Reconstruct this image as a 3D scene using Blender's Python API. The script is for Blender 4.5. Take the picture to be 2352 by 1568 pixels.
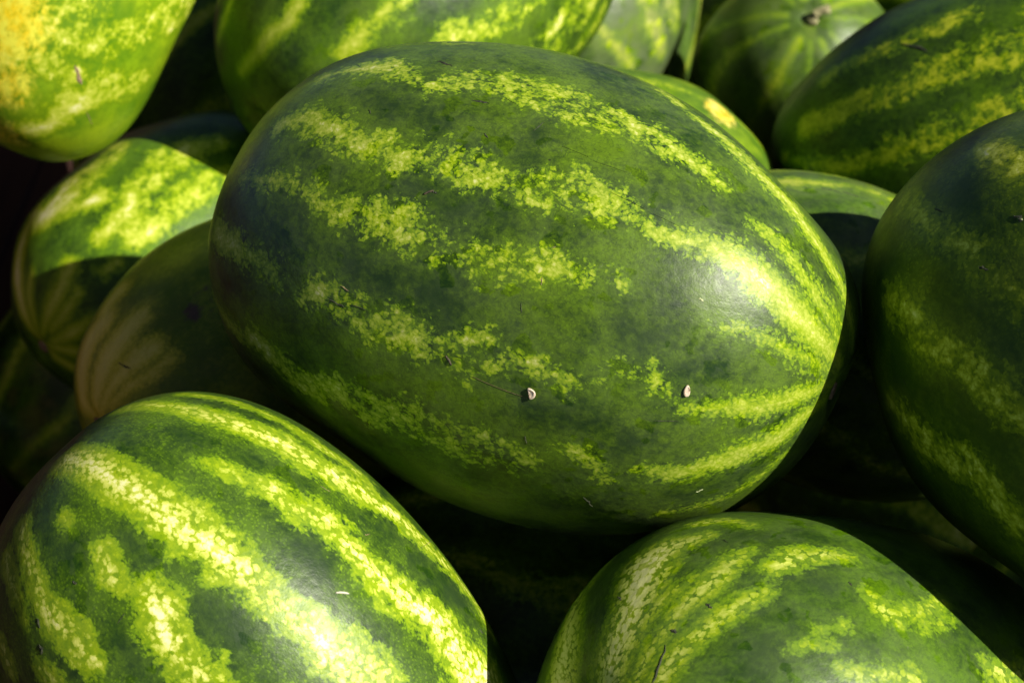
import bpy, bmesh, math, random
import numpy as np
from mathutils import Vector, Matrix, Quaternion

for o in list(bpy.data.objects):
    bpy.data.objects.remove(o, do_unlink=True)
scene = bpy.context.scene
COL = scene.collection

# ---------------------------------------------------------------- camera
cam_data = bpy.data.cameras.new("camera")
cam_data.lens = 60
cam_data.sensor_width = 36
cam_data.clip_start = 0.01
cam_data.clip_end = 200
cam_data.dof.use_dof = True
cam_data.dof.focus_distance = 0.835
cam_data.dof.aperture_fstop = 9.0
cam = bpy.data.objects.new("camera", cam_data)
COL.objects.link(cam)
cam.location = (0.0, -0.7528, 1.0494)
cam.rotation_euler = (math.radians(52), 0, 0)
scene.camera = cam

# ---------------------------------------------------------------- sky, sun, exposure
SUN_DIR = Vector((0.71, -0.315, 0.63)).normalized()
world = bpy.data.worlds.new("World")
scene.world = world
world.use_nodes = True
wn = world.node_tree.nodes
wl = world.node_tree.links
wn.clear()
sky = wn.new("ShaderNodeTexSky")
sky.sky_type = 'NISHITA'
sky.sun_disc = False
sky.altitude = 1500
sky.air_density = 0.4
sky.dust_density = 2.0
sky.sun_elevation = math.asin(SUN_DIR.z)
sky.sun_rotation = math.atan2(SUN_DIR.x, SUN_DIR.y)
bg = wn.new("ShaderNodeBackground")
bg.inputs["Strength"].default_value = 0.065
wo = wn.new("ShaderNodeOutputWorld")
wl.new(sky.outputs[0], bg.inputs[0])
wl.new(bg.outputs[0], wo.inputs[0])
sun_data = bpy.data.lights.new("sun", 'SUN')
sun_data.energy = 5.0
sun_data.angle = math.radians(0.5)
sun_data.color = (1.0, 0.94, 0.82)
sun = bpy.data.objects.new("sun", sun_data)
COL.objects.link(sun)
sun.location = SUN_DIR * 5
sun.rotation_euler = SUN_DIR.to_track_quat('Z', 'Y').to_euler()
vs = scene.view_settings
vs.view_transform = 'Standard'
vs.look = 'None'
vs.exposure = 0.5
vs.gamma = 1.0
vs.use_curve_mapping = False
scene.cycles.use_adaptive_sampling = True
scene.cycles.adaptive_threshold = 0.03
scene.cycles.max_bounces = 8
scene.cycles.diffuse_bounces = 5

# ---------------------------------------------------------------- helpers
def tag(o, label=None, cat=None, group=None, kind=None):
    if label: o["label"] = label
    if cat: o["category"] = cat
    if group: o["group"] = group
    if kind: o["kind"] = kind
    return o

class NT:
    """small helper round a material's node tree"""
    def __init__(self, name):
        self.mat = bpy.data.materials.new(name)
        self.mat.use_nodes = True
        self.t = self.mat.node_tree
        self.t.nodes.clear()
    def node(self, typ, **kw):
        n = self.t.nodes.new(typ)
        for k, v in kw.items():
            setattr(n, k, v)
        return n
    def put(self, sock, v):
        if hasattr(v, "is_output") or isinstance(v, bpy.types.NodeSocket):
            self.t.links.new(v, sock)
        else:
            sock.default_value = v
    def math(self, op, a, b=0.0, c=None, clamp=False):
        n = self.node("ShaderNodeMath", operation=op)
        n.use_clamp = clamp
        self.put(n.inputs[0], a)
        self.put(n.inputs[1], b)
        if c is not None: self.put(n.inputs[2], c)
        return n.outputs[0]
    def smooth(self, x, lo, hi, a=0.0, b=1.0):
        n = self.node("ShaderNodeMapRange", interpolation_type='SMOOTHSTEP')
        self.put(n.inputs["Value"], x)
        n.inputs["From Min"].default_value = lo
        n.inputs["From Max"].default_value = hi
        n.inputs["To Min"].default_value = a
        n.inputs["To Max"].default_value = b
        return n.outputs[0]
    def vscale(self, v, s):
        n = self.node("ShaderNodeVectorMath", operation='MULTIPLY')
        self.put(n.inputs[0], v)
        n.inputs[1].default_value = s if hasattr(s, "__len__") else (s, s, s)
        return n.outputs[0]
    def vadd(self, a, b):
        n = self.node("ShaderNodeVectorMath", operation='ADD')
        self.put(n.inputs[0], a); self.put(n.inputs[1], b)
        return n.outputs[0]
    def noise(self, v, scale, detail=3, rough=0.55, dist=0.0, out=0):
        n = self.node("ShaderNodeTexNoise")
        self.put(n.inputs["Vector"], v)
        n.inputs["Scale"].default_value = scale
        n.inputs["Detail"].default_value = detail
        n.inputs["Roughness"].default_value = rough
        n.inputs["Distortion"].default_value = dist
        return n.outputs[out]
    def voro(self, v, scale, feature='F1', rnd=1.0):
        n = self.node("ShaderNodeTexVoronoi", feature=feature)
        self.put(n.inputs["Vector"], v)
        n.inputs["Scale"].default_value = scale
        n.inputs["Randomness"].default_value = rnd
        return n
    def mix(self, f, a, b):
        n = self.node("ShaderNodeMix", data_type='RGBA')
        self.put(n.inputs[0], f)
        self.put(n.inputs[6], a if not isinstance(a, tuple) else (*a, 1))
        self.put(n.inputs[7], b if not isinstance(b, tuple) else (*b, 1))
        return n.outputs[2]
    def ramp(self, x, stops):
        n = self.node("ShaderNodeValToRGB")
        cr = n.color_ramp
        while len(cr.elements) > 1: cr.elements.remove(cr.elements[-1])
        cr.elements[0].position = stops[0][0]
        cr.elements[0].color = (*stops[0][1], 1)
        for p, c in stops[1:]:
            e = cr.elements.new(p); e.color = (*c, 1)
        self.put(n.inputs[0], x)
        return n.outputs[0]
    def attr(self, name, out):
        n = self.node("ShaderNodeAttribute")
        n.attribute_name = name
        return n.outputs[out]

def simple_mat(name, c1, c2, scale, rough=0.6, bump=0.0, stretch=(1, 1, 1)):
    t = NT(name)
    tc = t.node("ShaderNodeTexCoord").outputs["Object"]
    v = t.vscale(tc, stretch)
    n = t.noise(v, scale, 5, 0.6)
    col = t.mix(t.smooth(n, 0.3, 0.7), c1, c2)
    p = t.node("ShaderNodeBsdfPrincipled")
    t.put(p.inputs["Base Color"], col)
    p.inputs["Roughness"].default_value = rough
    if bump:
        b = t.node("ShaderNodeBump")
        b.inputs["Strength"].default_value = 0.6
        b.inputs["Distance"].default_value = bump
        t.put(b.inputs["Height"], n)
        t.put(p.inputs["Normal"], b.outputs[0])
    o = t.node("ShaderNodeOutputMaterial")
    t.t.links.new(p.outputs[0], o.inputs[0])
    return t.mat

# ---------------------------------------------------------------- rind material
def rind_material(name, seed, deep=(0.014, 0.042, 0.005), mid=(0.075, 0.160, 0.004),
                  edge=(0.13, 0.24, 0.004), lime=(0.29, 0.40, 0.006), pale=(0.54, 0.60, 0.07), cream=(0.82, 0.80, 0.40),
                  jag=7.0, core=4.0, cell=4.2, vein=2.2, veinw=0.28, fleck=3.0, pv=0.25, polecore=10.0, vfloor=-1.0, vlo=0.42, bloom=0.25, cells_in_dark=0.25, wash=0.0, wash_col=(0.25, 0.36, 0.02),
                  tan=0.0, spot_col=(0.75, 0.55, 0.06), spot_col2=(0.82, 0.66, 0.10), rough=0.33, spec=0.26, bias=0.0, wiped=0.62):
    """Watermelon rind: 'stripe' is the signed distance (mm) into the light stripes of the fruit,
    'skin' runs round and along the fruit so that the mottling stretches towards its ends."""
    t = NT(name)
    sk = t.attr("skin", "Vector")                     # metres
    sk = t.vadd(sk, (seed * 1.37, seed * 0.61, seed * 0.93))
    sd = t.attr("stripe", "Fac")                      # millimetres
    spot = t.attr("spot", "Fac")
    mm = t.vscale(sk, 1000.0)
    warp = t.noise(mm, 0.16, 3, 0.6, out=1)
    warp = t.vadd(warp, (-0.5, -0.5, -0.5))
    mmw = t.vadd(mm, t.vscale(warp, 5.0))
    tp = t.attr("taper", "Fac")                       # 1 at the waist, small at the ends
    # lobes and fringe of the stripe edge
    n1 = t.noise(mm, 1 / 17.0, 2, 0.6)
    n2 = t.noise(mmw, 1 / 4.2, 4, 0.72)
    n3 = t.noise(mm, 1 / 9.0, 3, 0.62)
    vf = t.voro(mmw, 1 / (cell * 0.5))
    crnd = t.node("ShaderNodeSeparateColor")
    t.put(crnd.inputs[0], vf.outputs["Color"])
    sdc = t.math('MINIMUM', sd, t.math('MULTIPLY_ADD', t.math('SUBTRACT', 1.0, tp), polecore, core))
    nn = t.math('MULTIPLY', t.math('SUBTRACT', n1, 0.5), jag * 2.3)
    nn = t.math('MULTIPLY_ADD', t.math('SUBTRACT', n3, 0.5), jag * 2.6, nn)
    nn = t.math('MULTIPLY_ADD', t.math('SUBTRACT', n2, 0.5), jag * 2.2, nn)
    d = t.math('MULTIPLY_ADD', nn, tp, sdc)
    tq = t.math('MULTIPLY_ADD', tp, 1.0 - pv, pv)
    f = t.math('MULTIPLY', t.math('SUBTRACT', crnd.outputs[0], 0.5), fleck)
    f = t.math('MULTIPLY_ADD', t.math('SUBTRACT', vf.outputs["Distance"], 0.42), -1.6 * fleck, f)
    # rounded pale cells parted by greener veins
    wob = t.vadd(mmw, t.vscale(t.vadd(t.noise(mm, 0.55, 2, 0.6, out=1), (-0.5, -0.5, -0.5)), 2.2))
    ve = t.voro(wob, 1 / cell)
    vr = t.node("ShaderNodeSeparateColor")
    t.put(vr.inputs[0], ve.outputs["Color"])
    veinm = t.smooth(t.math('MULTIPLY_ADD', vr.outputs[0], 0.22, ve.outputs["Distance"]), vlo, vlo + veinw)
    d = t.math('MULTIPLY_ADD', f, tq, d)
    d = t.math('ADD', d, bias)
    dv = t.math('MULTIPLY_ADD', t.math('MULTIPLY', veinm, tq), -vein, d)
    d = t.math('MAXIMUM', dv, t.math('MINIMUM', d, t.math('MULTIPLY_ADD', t.math('SUBTRACT', n2, 0.5), 9.0, vfloor)))
    # ground colour between the stripes
    big = t.noise(mm, 1 / 38.0, 3, 0.6)
    fine = t.noise(mmw, 1 / 3.2, 3, 0.6)
    g = t.math('ADD', t.math('MULTIPLY', big, 0.75), t.math('MULTIPLY', fine, 0.35))
    ground = t.mix(t.smooth(g, 0.43, 0.71), deep, mid)
    dots = t.math('MULTIPLY', t.smooth(vf.outputs["Distance"], 0.18, 0.5, 1.0, 0.0), cells_in_dark)
    dots = t.math('MULTIPLY', dots, t.smooth(big, 0.4, 0.62))
    ground = t.mix(dots, ground, edge)
    near = t.smooth(sd, -16.0, 2.0, 0.0, 0.45)
    ground = t.mix(t.math('MULTIPLY', near, t.smooth(n2, 0.35, 0.65)), ground, edge)
    if wash:
        w = t.smooth(t.noise(mm, 1 / 45.0, 3, 0.6), 0.42, 0.68, 0.0, wash)
        ground = t.mix(w, ground, wash_col)
    net = t.smooth(t.math('ABSOLUTE', t.math('SUBTRACT', t.noise(mmw, 1 / 3.6, 3, 0.6), 0.5)), 0.0, 0.035, 1.0, 0.0)
    ground = t.mix(t.math('MULTIPLY', net, 0.45), ground, deep)
    # wax bloom, wiped off in places
    bl = t.smooth(t.noise(mm, 1 / 26.0, 4, 0.62, 0.6), 0.32, 0.66, 0.25, 1.0)
    wp = t.noise(t.vscale(mmw, (1, 1, 1)), 1 / 13.0, 2, 0.5)
    wipe = t.smooth(wp, wiped, wiped + 0.018, 1.0, 0.0)
    blm = t.math('MULTIPLY', t.math('MULTIPLY', bl, wipe), bloom)
    # stripe colours
    x = t.node("ShaderNodeMapRange"); t.put(x.inputs[0], d)
    x.inputs[1].default_value = -4.0; x.inputs[2].default_value = 14.0
    x = x.outputs[0]
    stripe = t.ramp(x, [(0.0, mid), (0.18, edge), (0.36, lime), (0.66, pale), (0.98, cream)])
    inside = t.smooth(d, -3.2, -0.6)
    col = t.mix(inside, ground, stripe)
    if tan:
        tn = t.math('MULTIPLY', t.smooth(t.noise(mm, 1 / 30.0, 4, 0.6), 0.45, 0.7), tan)
        col = t.mix(tn, col, (0.32, 0.23, 0.06))
    # resting spot (yellow belly) and bruises
    spot_c = t.mix(t.smooth(n3, 0.35, 0.65), spot_col, spot_col2)
    sp = t.smooth(t.math('MULTIPLY_ADD', t.math('SUBTRACT', n2, 0.5), 1.6, t.math('MULTIPLY_ADD', t.math('SUBTRACT', n3, 0.5), 1.2, spot)), 0.15, 0.85)
    sp = t.math('MULTIPLY', sp, t.smooth(spot, 0.03, 0.2))
    col = t.mix(sp, col, spot_c)
    # corky specks and little nicks
    vs2 = t.voro(mm, 1 / 19.0)
    pick = t.node("ShaderNodeSeparateColor"); t.put(pick.inputs[0], vs2.outputs["Color"])
    nick = t.smooth(t.math('ADD', vs2.outputs["Distance"], t.math('MULTIPLY', pick.outputs[1], 0.06)), 0.03, 0.05, 0.8, 0.0)
    nick = t.math('MULTIPLY', nick, t.smooth(pick.outputs[2], 0.6, 0.62))
    col = t.mix(nick, col, (0.010, 0.014, 0.006))
    scuff = t.noise(t.vscale(mmw, (0.35, 0.35, 1.6)), 1 / 3.0, 3, 0.7)
    scm = t.math('MULTIPLY', t.smooth(scuff, 0.66, 0.74), t.smooth(t.noise(mm, 1 / 34.0, 2, 0.5), 0.52, 0.66, 0.0, 0.35))
    col = t.mix(scm, col, (0.20, 0.22, 0.13))
    col = t.mix(blm, col, (0.125, 0.165, 0.075))
    p = t.node("ShaderNodeBsdfPrincipled")
    t.put(p.inputs["Base Color"], col)
    r = t.math('MULTIPLY_ADD', t.noise(mm, 1 / 7.0, 3, 0.6), 0.16, rough - 0.08)
    r = t.math('ADD', r, t.math('MULTIPLY', wipe, 0.05))
    t.put(p.inputs["Roughness"], r)
    p.inputs["IOR"].default_value = 1.45
    p.inputs["Specular IOR Level"].default_value = spec
    # fine relief
    h = t.math('ADD', t.math('MULTIPLY', t.noise(mm, 1.1, 2, 0.65), 0.055), t.math('MULTIPLY', t.noise(mm, 1 / 7.0, 3, 0.55), 0.30))
    b = t.node("ShaderNodeBump")
    b.inputs["Strength"].default_value = 1.0
    b.inputs["Distance"].default_value = 0.001
    t.put(b.inputs["Height"], h)
    t.put(p.inputs["Normal"], b.outputs[0])
    o = t.node("ShaderNodeOutputMaterial")
    t.t.links.new(p.outputs[0], o.inputs[0])
    return t.mat

# ---------------------------------------------------------------- fruit geometry
NEXP = 2.3
DATA = {
'A': dict(c=[0.0068, 0.0, 0.5], m=[[0.3294,-0.276,0.903],[0.5813,-0.6943,-0.4243],[0.744,0.6646,-0.0682]], b=0.1232, a=0.1775,
 rb=[[-0.377,0.363,-0.852,0.009],[-0.166,0.406,-0.899,-0.0008],[0.054,0.417,-0.907,-0.0066],[0.294,0.394,-0.871,-0.0085],[0.519,0.348,-0.781,-0.0074],[0.668,0.308,-0.677,0.0061],[0.774,0.277,-0.569,0.0029],[0.887,0.235,-0.397,-0.0092],[0.957,0.202,-0.207,-0.0009],[0.984,0.176,-0.008,0.0191],[0.969,0.148,0.198,0.0148],[0.921,0.107,0.375,-0.0139],[0.846,0.065,0.53,0.0011],[0.712,0.013,0.702,-0.0385],[0.57,-0.026,0.821,-0.0606],[0.501,-0.034,0.865,0.0682],[0.421,-0.054,0.905,0.0318],[0.328,-0.074,0.942,-0.0221],[0.168,-0.107,0.98,0.0073],[-0.207,-0.117,0.971,-0.0],[-0.381,-0.094,0.92,-0.0077],[-0.546,-0.068,0.835,0.0006],[-0.655,-0.046,0.754,-0.0015],[-0.795,-0.007,0.607,-0.0023],[-0.887,0.026,0.46,-0.0104],[-0.948,0.057,0.315,0.0132],[-0.989,0.091,0.12,-0.0007],[-0.989,0.116,-0.095,0.0181],[-0.958,0.138,-0.251,0.0114],[-0.901,0.167,-0.401,-0.0717],[-0.822,0.208,-0.53,0.0282],[-0.733,0.248,-0.633,0.0234],[-0.613,0.289,-0.735,-0.01],[-0.427,0.349,-0.834,0.0021]],
 st=[[[441,-584,27],[420,-427,27],[385,-297,27],[327,-212,31],[183,-89,36],[169,66,40],[155,171,49],[288,281,58],[373,378,63],[395,464,81],[449,555,99],[478,642,108],[476,726,108],[509,792,99],[525,857,85],[515,912,67],[491,961,49],[233,991,36]],[[810,-688,54],[781,-596,81],[755,-484,117],[819,-390,71],[837,-352,23]],[[881,-301,54],[784,-217,109],[754,-112,124],[766,5,128],[749,93,146],[789,180,120],[759,272,117],[767,372,104],[780,451,88],[780,525,80],[798,575,45]],[[1174,-726,81],[1142,-626,90],[1221,-493,97],[1250,-383,91],[1255,-309,98],[1277,-255,97],[1234,-200,75],[1226,-134,89],[1240,-63,102],[1230,-13,107],[1247,70,91],[1237,153,97],[1173,223,119],[1176,295,121],[1166,363,107],[1179,412,64]],[[1209,455,50],[1205,511,63],[1167,594,74],[1128,687,107],[1152,767,121],[1183,854,112],[1193,932,95],[1041,990,54]],[[1537,-783,41],[1526,-678,55],[1491,-567,55],[1509,-495,61],[1549,-440,74],[1569,-333,81],[1550,-242,94],[1537,-178,97],[1549,-124,92],[1577,-64,75],[1588,-30,33]],[[1503,31,42],[1563,63,87],[1557,126,95],[1538,184,91],[1510,239,91],[1482,278,87],[1484,339,74],[1538,367,29]],[[1443,403,16],[1486,459,17]],[[1503,695,25],[1456,761,46],[1440,833,51],[1436,907,48],[1383,961,37],[1242,991,23]],[[1550,886,13],[1520,946,19],[1308,994,14]],[[896,676,26],[870,746,53],[901,820,59],[945,895,63],[930,970,40]],[[830,844,15],[844,908,33],[764,964,27]],[[1947,-838,99],[1918,-710,81],[1922,-612,72],[1903,-545,71],[1967,-509,39]],[[1950,-410,61],[1912,-367,97],[1928,-319,95],[1940,-260,79],[1961,-192,83],[1943,-143,90],[1930,-77,92],[1947,-14,89],[1950,37,82],[1988,131,55],[1920,213,47],[1902,264,48],[1900,316,44]],[[1903,80,42],[1846,157,46]],[[1900,316,35],[1921,406,44],[1906,454,42],[1824,459,29],[1797,504,33],[1828,523,21]],[[1753,595,25],[1839,608,37],[1860,643,29],[1933,700,35],[1913,756,55],[1896,820,76],[1866,882,78],[1772,937,67],[1638,976,52],[523,999,31]],[[2457,-834,45],[2441,-746,58],[2423,-670,72],[2354,-607,90],[2351,-519,99],[2369,-478,99],[2419,-429,112],[2405,-353,118],[2301,-279,89],[2318,-205,114],[2344,-140,128],[2333,-87,128],[2336,-9,127],[2339,43,113],[2350,139,104],[2330,233,112],[2352,289,102],[2358,325,64]],[[2247,407,44],[2264,477,61],[2304,512,57],[2382,532,39]],[[2305,625,35],[2321,688,67],[2303,746,75],[2273,807,82],[2222,866,80],[2193,922,86],[2033,957,72],[1884,989,36]],[[2682,687,31],[2703,796,40],[2668,872,40],[2514,942,31]],[[3023,-101,14],[3039,53,17],[3070,257,27]],[[45,-985,31],[130,-862,94],[195,-739,134],[196,-616,97],[149,-492,97],[111,-369,81],[117,-246,31]],[[54,123,116],[-29,246,142],[-65,369,124],[-36,493,46]],[[491,-985,27],[426,-862,21]],[[2912,-985,33],[2991,-862,64],[3014,-739,80],[2985,-616,43]],[[3459,-985,59],[3418,-862,66],[3369,-739,30],[3367,-616,47],[3430,-492,57],[3514,-369,59],[3559,-246,114],[3550,-123,117],[3532,0,72],[3551,123,73],[3603,246,51],[3635,369,27],[3603,493,77],[3521,616,96],[3451,739,76],[3435,862,80]],[[4056,-985,46],[4068,-862,43],[4013,-739,55],[3927,-616,33],[3871,-492,48],[3872,-369,107],[3895,-246,102],[3889,-123,92],[3843,0,99],[3806,123,46],[3827,246,30],[3905,369,72],[3984,493,72],[4011,616,85],[3992,739,106],[3978,862,59],[4007,985,24]],[[4425,-985,89],[4349,-862,89],[4310,-739,68],[4339,-616,81],[4406,-492,45],[4452,-369,71],[4451,-246,151],[4437,-123,138],[4461,0,128],[4531,123,134],[4596,246,59],[4601,369,42],[4546,493,97],[4483,616,93],[4461,739,110],[4476,862,127],[4475,985,54]],[[5110,-985,36],[5184,-862,60],[5252,-739,44],[5258,-616,97],[5206,-492,159],[5149,-369,126],[5135,-246,119],[5151,-123,109],[5148,0,39],[5092,123,62],[5013,246,123],[4971,369,113],[4998,493,139],[5061,616,142],[5100,739,63],[5094,862,44],[5080,985,42]],[[5702,-985,42],[5694,-862,95],[5660,-739,85],[5655,-616,91],[5712,-492,84],[5801,-369,30],[5860,-246,49],[5856,-123,93],[5819,0,88],[5805,123,119],[5831,246,126],[5857,369,60],[5832,493,49],[5752,616,58],[5671,739,40],[5643,862,70]]]),
'B': dict(c=[-0.1268, -0.173, 0.3815], m=[[-0.777,0.1072,-0.6203],[-0.3875,-0.858,0.3372],[-0.496,0.5024,0.7082]], b=0.1093, a=0.1542,
 rb=[[-0.123,-0.093,0.988,-0.0017],[-0.333,-0.116,0.936,0.0083],[-0.539,-0.139,0.831,-0.0038],[-0.702,-0.149,0.697,0.0132],[-0.842,-0.148,0.518,-0.0058],[-0.953,-0.133,0.273,-0.002],[-0.991,-0.117,0.071,0.0003],[-0.986,-0.096,-0.137,0.0119],[-0.95,-0.066,-0.304,-0.0313],[-0.931,-0.054,-0.36,0.0105],[-0.901,-0.031,-0.433,-0.0],[-0.839,0.009,-0.545,0.0128],[0.157,-0.027,0.987,-0.013]],
 st=[[[3012,967,41],[2805,896,45],[2748,795,66],[2745,707,78],[2786,616,82],[2781,506,86],[2813,391,90],[2880,270,82],[2937,130,78],[2963,25,70],[3035,-120,58],[3069,-248,53],[3001,-331,45]],[[3128,871,25],[3062,770,29],[3034,646,29],[2994,459,29],[3014,286,29]],[[2341,707,21],[2390,612,34],[2441,519,50],[2440,438,67],[2518,344,79],[2494,244,81],[2480,141,80],[2529,32,98],[2566,-80,116],[2591,-182,138],[2586,-310,162],[2624,-390,173]],[[1734,973,86],[1895,915,99],[1928,841,102],[1971,742,106],[1988,654,113],[2014,570,108],[2033,471,100],[2054,415,92],[2048,349,71],[2058,265,72],[2083,170,88],[2096,83,110],[2117,-1,128],[2118,-83,155]],[[1617,715,41],[1573,661,54],[1575,610,27]],[[1505,851,24],[1517,831,20]],[[1663,547,53],[1665,500,107],[1613,449,101],[1596,396,84],[1601,323,88],[1623,254,92]],[[1064,899,51],[1137,810,50],[1155,704,62],[1200,623,80],[1249,548,81],[1277,489,57]],[[863,856,45],[947,771,39],[983,687,26]],[[668,675,49],[702,599,49]],[[986,544,52],[1011,509,51]],[[78,-985,56],[96,-862,69],[120,-739,36],[98,-616,46],[20,-492,47],[-62,-369,44],[-91,-246,97],[-62,-123,109],[-23,0,75],[-21,123,78],[-49,246,52],[-55,369,21],[-2,493,61],[86,616,80],[147,739,68],[144,862,78]],[[614,-985,28],[590,-862,71],[601,-739,76],[646,-616,112],[672,-492,115],[635,-369,54],[550,-246,53],[478,-123,65],[463,0,52],[488,123,106],[498,246,136],[466,369,91],[423,493,83]],[[1340,-985,38],[1290,-862,64],[1251,-739,40],[1256,-616,21],[1277,-492,49],[1259,-369,52],[1188,-246,66],[1107,-123,102],[1076,0,77],[1109,123,46],[1160,246,52],[1177,369,31]],[[1614,-985,23],[1686,-862,84],[1723,-739,121],[1714,-616,98],[1705,-492,109],[1741,-369,83],[1811,-246,28],[1857,-123,72],[1837,0,108]],[[2339,-985,28],[2357,-862,51],[2346,-739,119],[2283,-616,119],[2204,-492,94],[2170,-369,102],[2203,-246,54]],[[2838,-985,22],[2871,-862,32],[2955,-739,38],[3031,-616,83]],[[3264,-985,49],[3309,-862,31],[3309,-739,46],[3289,-616,49],[3302,-492,50],[3369,-369,107],[3451,-246,117],[3485,-123,79],[3454,0,82],[3399,123,54],[3375,246,25],[3391,369,73],[3401,493,94]],[[4015,-985,24],[4046,-862,44],[4126,-739,90],[4200,-616,82],[4216,-492,58],[4174,-369,63],[4127,-246,34],[4121,-123,31],[4143,0,82],[4140,123,87],[4081,246,81],[3996,369,94],[3947,493,51],[3964,616,23],[4016,739,46],[4045,862,42],[4032,985,35]],[[4617,-985,62],[4621,-862,88],[4565,-739,40],[4476,-616,42],[4418,-492,82],[4423,-369,79],[4465,-246,122],[4486,-123,154],[4465,0,92],[4441,123,70],[4467,246,73],[4546,369,40],[4627,493,79],[4654,616,128],[4624,739,97],[4586,862,83],[4587,985,53]],[[5311,-985,39],[5345,-862,45],[5324,-739,18],[5245,-616,46],[5164,-492,79],[5134,-369,75],[5154,-246,101],[5176,-123,94],[5157,0,39],[5114,123,43],[5103,246,54],[5156,369,47],[5244,493,87],[5305,616,100],[5305,739,60],[5277,862,49],[5274,985,27]],[[5779,-985,36],[5763,-862,59],[5788,-739,113],[5819,-616,104],[5802,-492,62],[5726,-369,71],[5641,-246,48],[5606,-123,42],[5628,0,108],[5659,123,119],[5653,246,97],[5618,369,108],[5606,493,63],[5655,616,24],[5743,739,58],[5809,862,63],[5813,985,46]]]),
'C': dict(c=[0.1691, -0.1787, 0.3351], m=[[-0.3105,0.6134,-0.7262],[-0.5852,-0.7253,-0.3625],[-0.7491,0.3125,0.5842]], b=0.1171, a=0.1808,
 rb=[[0.047,-0.571,0.82,0.003],[-0.142,-0.585,0.799,-0.0147],[-0.376,-0.558,0.739,0.0065],[-0.544,-0.507,0.669,-0.0021],[-0.676,-0.444,0.588,0.0132],[-0.756,-0.394,0.522,0.0066],[-0.877,-0.292,0.381,-0.0142],[-0.977,-0.137,0.161,-0.0152],[-0.994,0.0,-0.111,0.0211],[-0.949,0.135,-0.285,-0.011]],
 st=[[[-2996,728,43],[-2948,772,77],[-2860,809,120],[-2854,860,169],[-2901,902,155],[-2981,933,137],[-3035,955,129],[-3055,974,121],[-3081,989,113],[2995,997,112]],[[3017,852,26],[3037,892,36],[3061,923,44],[3073,943,48]],[[2970,715,29],[2952,768,57],[2906,821,63],[2880,875,60],[2836,922,48],[2781,945,35],[2717,966,42],[2572,981,41],[2436,988,37]],[[2671,759,32],[2659,812,46],[2627,861,50],[2580,904,54],[2532,932,58],[2432,957,64],[2275,971,60]],[[2807,709,62],[2828,624,67],[2807,538,47],[2783,495,33]],[[-2136,860,73],[-2097,932,120],[-1947,965,146],[-1611,979,154]],[[-2345,720,34],[-2324,799,39],[-2251,855,51]],[[2545,524,32],[2473,506,50],[2422,465,49],[2451,382,35],[2505,269,30]],[[2379,390,15],[2430,275,19]],[[2304,769,10],[2319,724,15],[2291,671,11]],[[2174,669,25],[2144,606,36],[2161,532,42],[2133,456,36]],[[2381,706,11],[2386,628,13]],[[2212,190,56],[2222,34,67]],[[-2820,669,39],[-2931,617,51],[-3080,619,34]],[[-160,-985,44],[-149,-862,34],[-119,-739,19],[-121,-616,57],[-159,-492,67],[-183,-369,77],[-148,-246,110],[-63,-123,78],[12,0,40],[29,123,53],[2,246,41],[-17,369,49],[7,493,98],[45,616,87],[43,739,60],[-22,862,56],[-110,985,20]],[[543,-985,33],[554,-862,25],[538,-739,41],[548,-616,95],[605,-492,93],[670,-369,89],[683,-246,97],[630,-123,45],[556,0,30],[519,123,71],[528,246,71],[537,369,89],[502,493,118],[434,616,72],[389,739,40],[410,862,44],[482,985,20]],[[1070,-985,69],[1047,-862,95],[1048,-739,79],[1106,-616,90],[1193,-492,51],[1245,-369,32],[1231,-246,94],[1181,-123,110],[1154,0,110],[1169,123,140],[1187,246,90],[1158,369,39],[1079,493,65],[1002,616,61],[982,739,67],[1021,862,106],[1066,985,63]],[[1708,-985,67],[1794,-862,48],[1849,-739,54],[1837,-616,59],[1785,-492,47],[1752,-369,109],[1761,-246,142],[1780,-123,103],[1755,0,104],[1679,123,80],[1601,246,27],[1579,369,68],[1617,493,105],[1666,616,92],[1678,739,113],[1657,862,89],[1654,985,26]],[[2204,-985,25],[2189,-862,84],[2191,-739,93],[2240,-616,88],[2305,-492,102],[2328,-369,53],[2283,-246,29],[2207,-123,76]],[[2087,493,48],[2035,616,59],[2047,739,39]],[[2980,-985,39],[3001,-862,61],[2954,-739,43],[2877,-616,31],[2830,-492,92]],[[3538,-985,51],[3548,-862,65],[3517,-739,73],[3503,-616,78],[3531,-492,33],[3567,-369,32],[3556,-246,69],[3484,-123,67],[3397,0,92],[3356,123,115]],[[3966,-985,77],[4028,-862,87],[4048,-739,106],[4033,-616,90],[4034,-492,31],[4085,-369,67],[4162,-246,110],[4203,-123,105],[4176,0,153],[4110,123,147],[4065,246,69],[4067,369,67],[4081,493,70],[4057,616,52]],[[4489,-985,25],[4489,-862,22],[4507,-739,50],[4491,-616,51],[4422,-492,75],[4344,-369,114],[4316,-246,82],[4353,-123,55],[4411,0,60],[4435,123,32],[4420,246,46],[4412,369,97],[4456,493,87],[4538,616,77],[4597,739,75]],[[5152,-985,32],[5191,-862,47],[5161,-739,37],[5092,-616,22],[5044,-492,68],[5044,-369,91],[5059,-246,80],[5036,-123,96],[4968,0,69],[4904,123,25],[4898,246,47],[4955,369,60],[5020,493,60],[5044,616,95],[5030,739,82],[5029,862,39],[5077,985,28]],[[5665,-985,25],[5666,-862,24],[5680,-739,62],[5655,-616,66],[5585,-492,92],[5522,-369,131],[5519,-246,86],[5576,-123,55],[5639,0,66],[5660,123,40],[5645,246,62],[5646,369,119],[5697,493,101],[5772,616,83],[5810,739,79],[5779,862,30],[5711,985,17]]]),
'D': dict(c=[0.3215, -0.0877, 0.5081], m=[[-0.7399,-0.4889,-0.4622],[-0.4142,-0.2103,0.8856],[-0.5301,0.8466,-0.0469]], b=0.121, a=0.1672,
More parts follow.
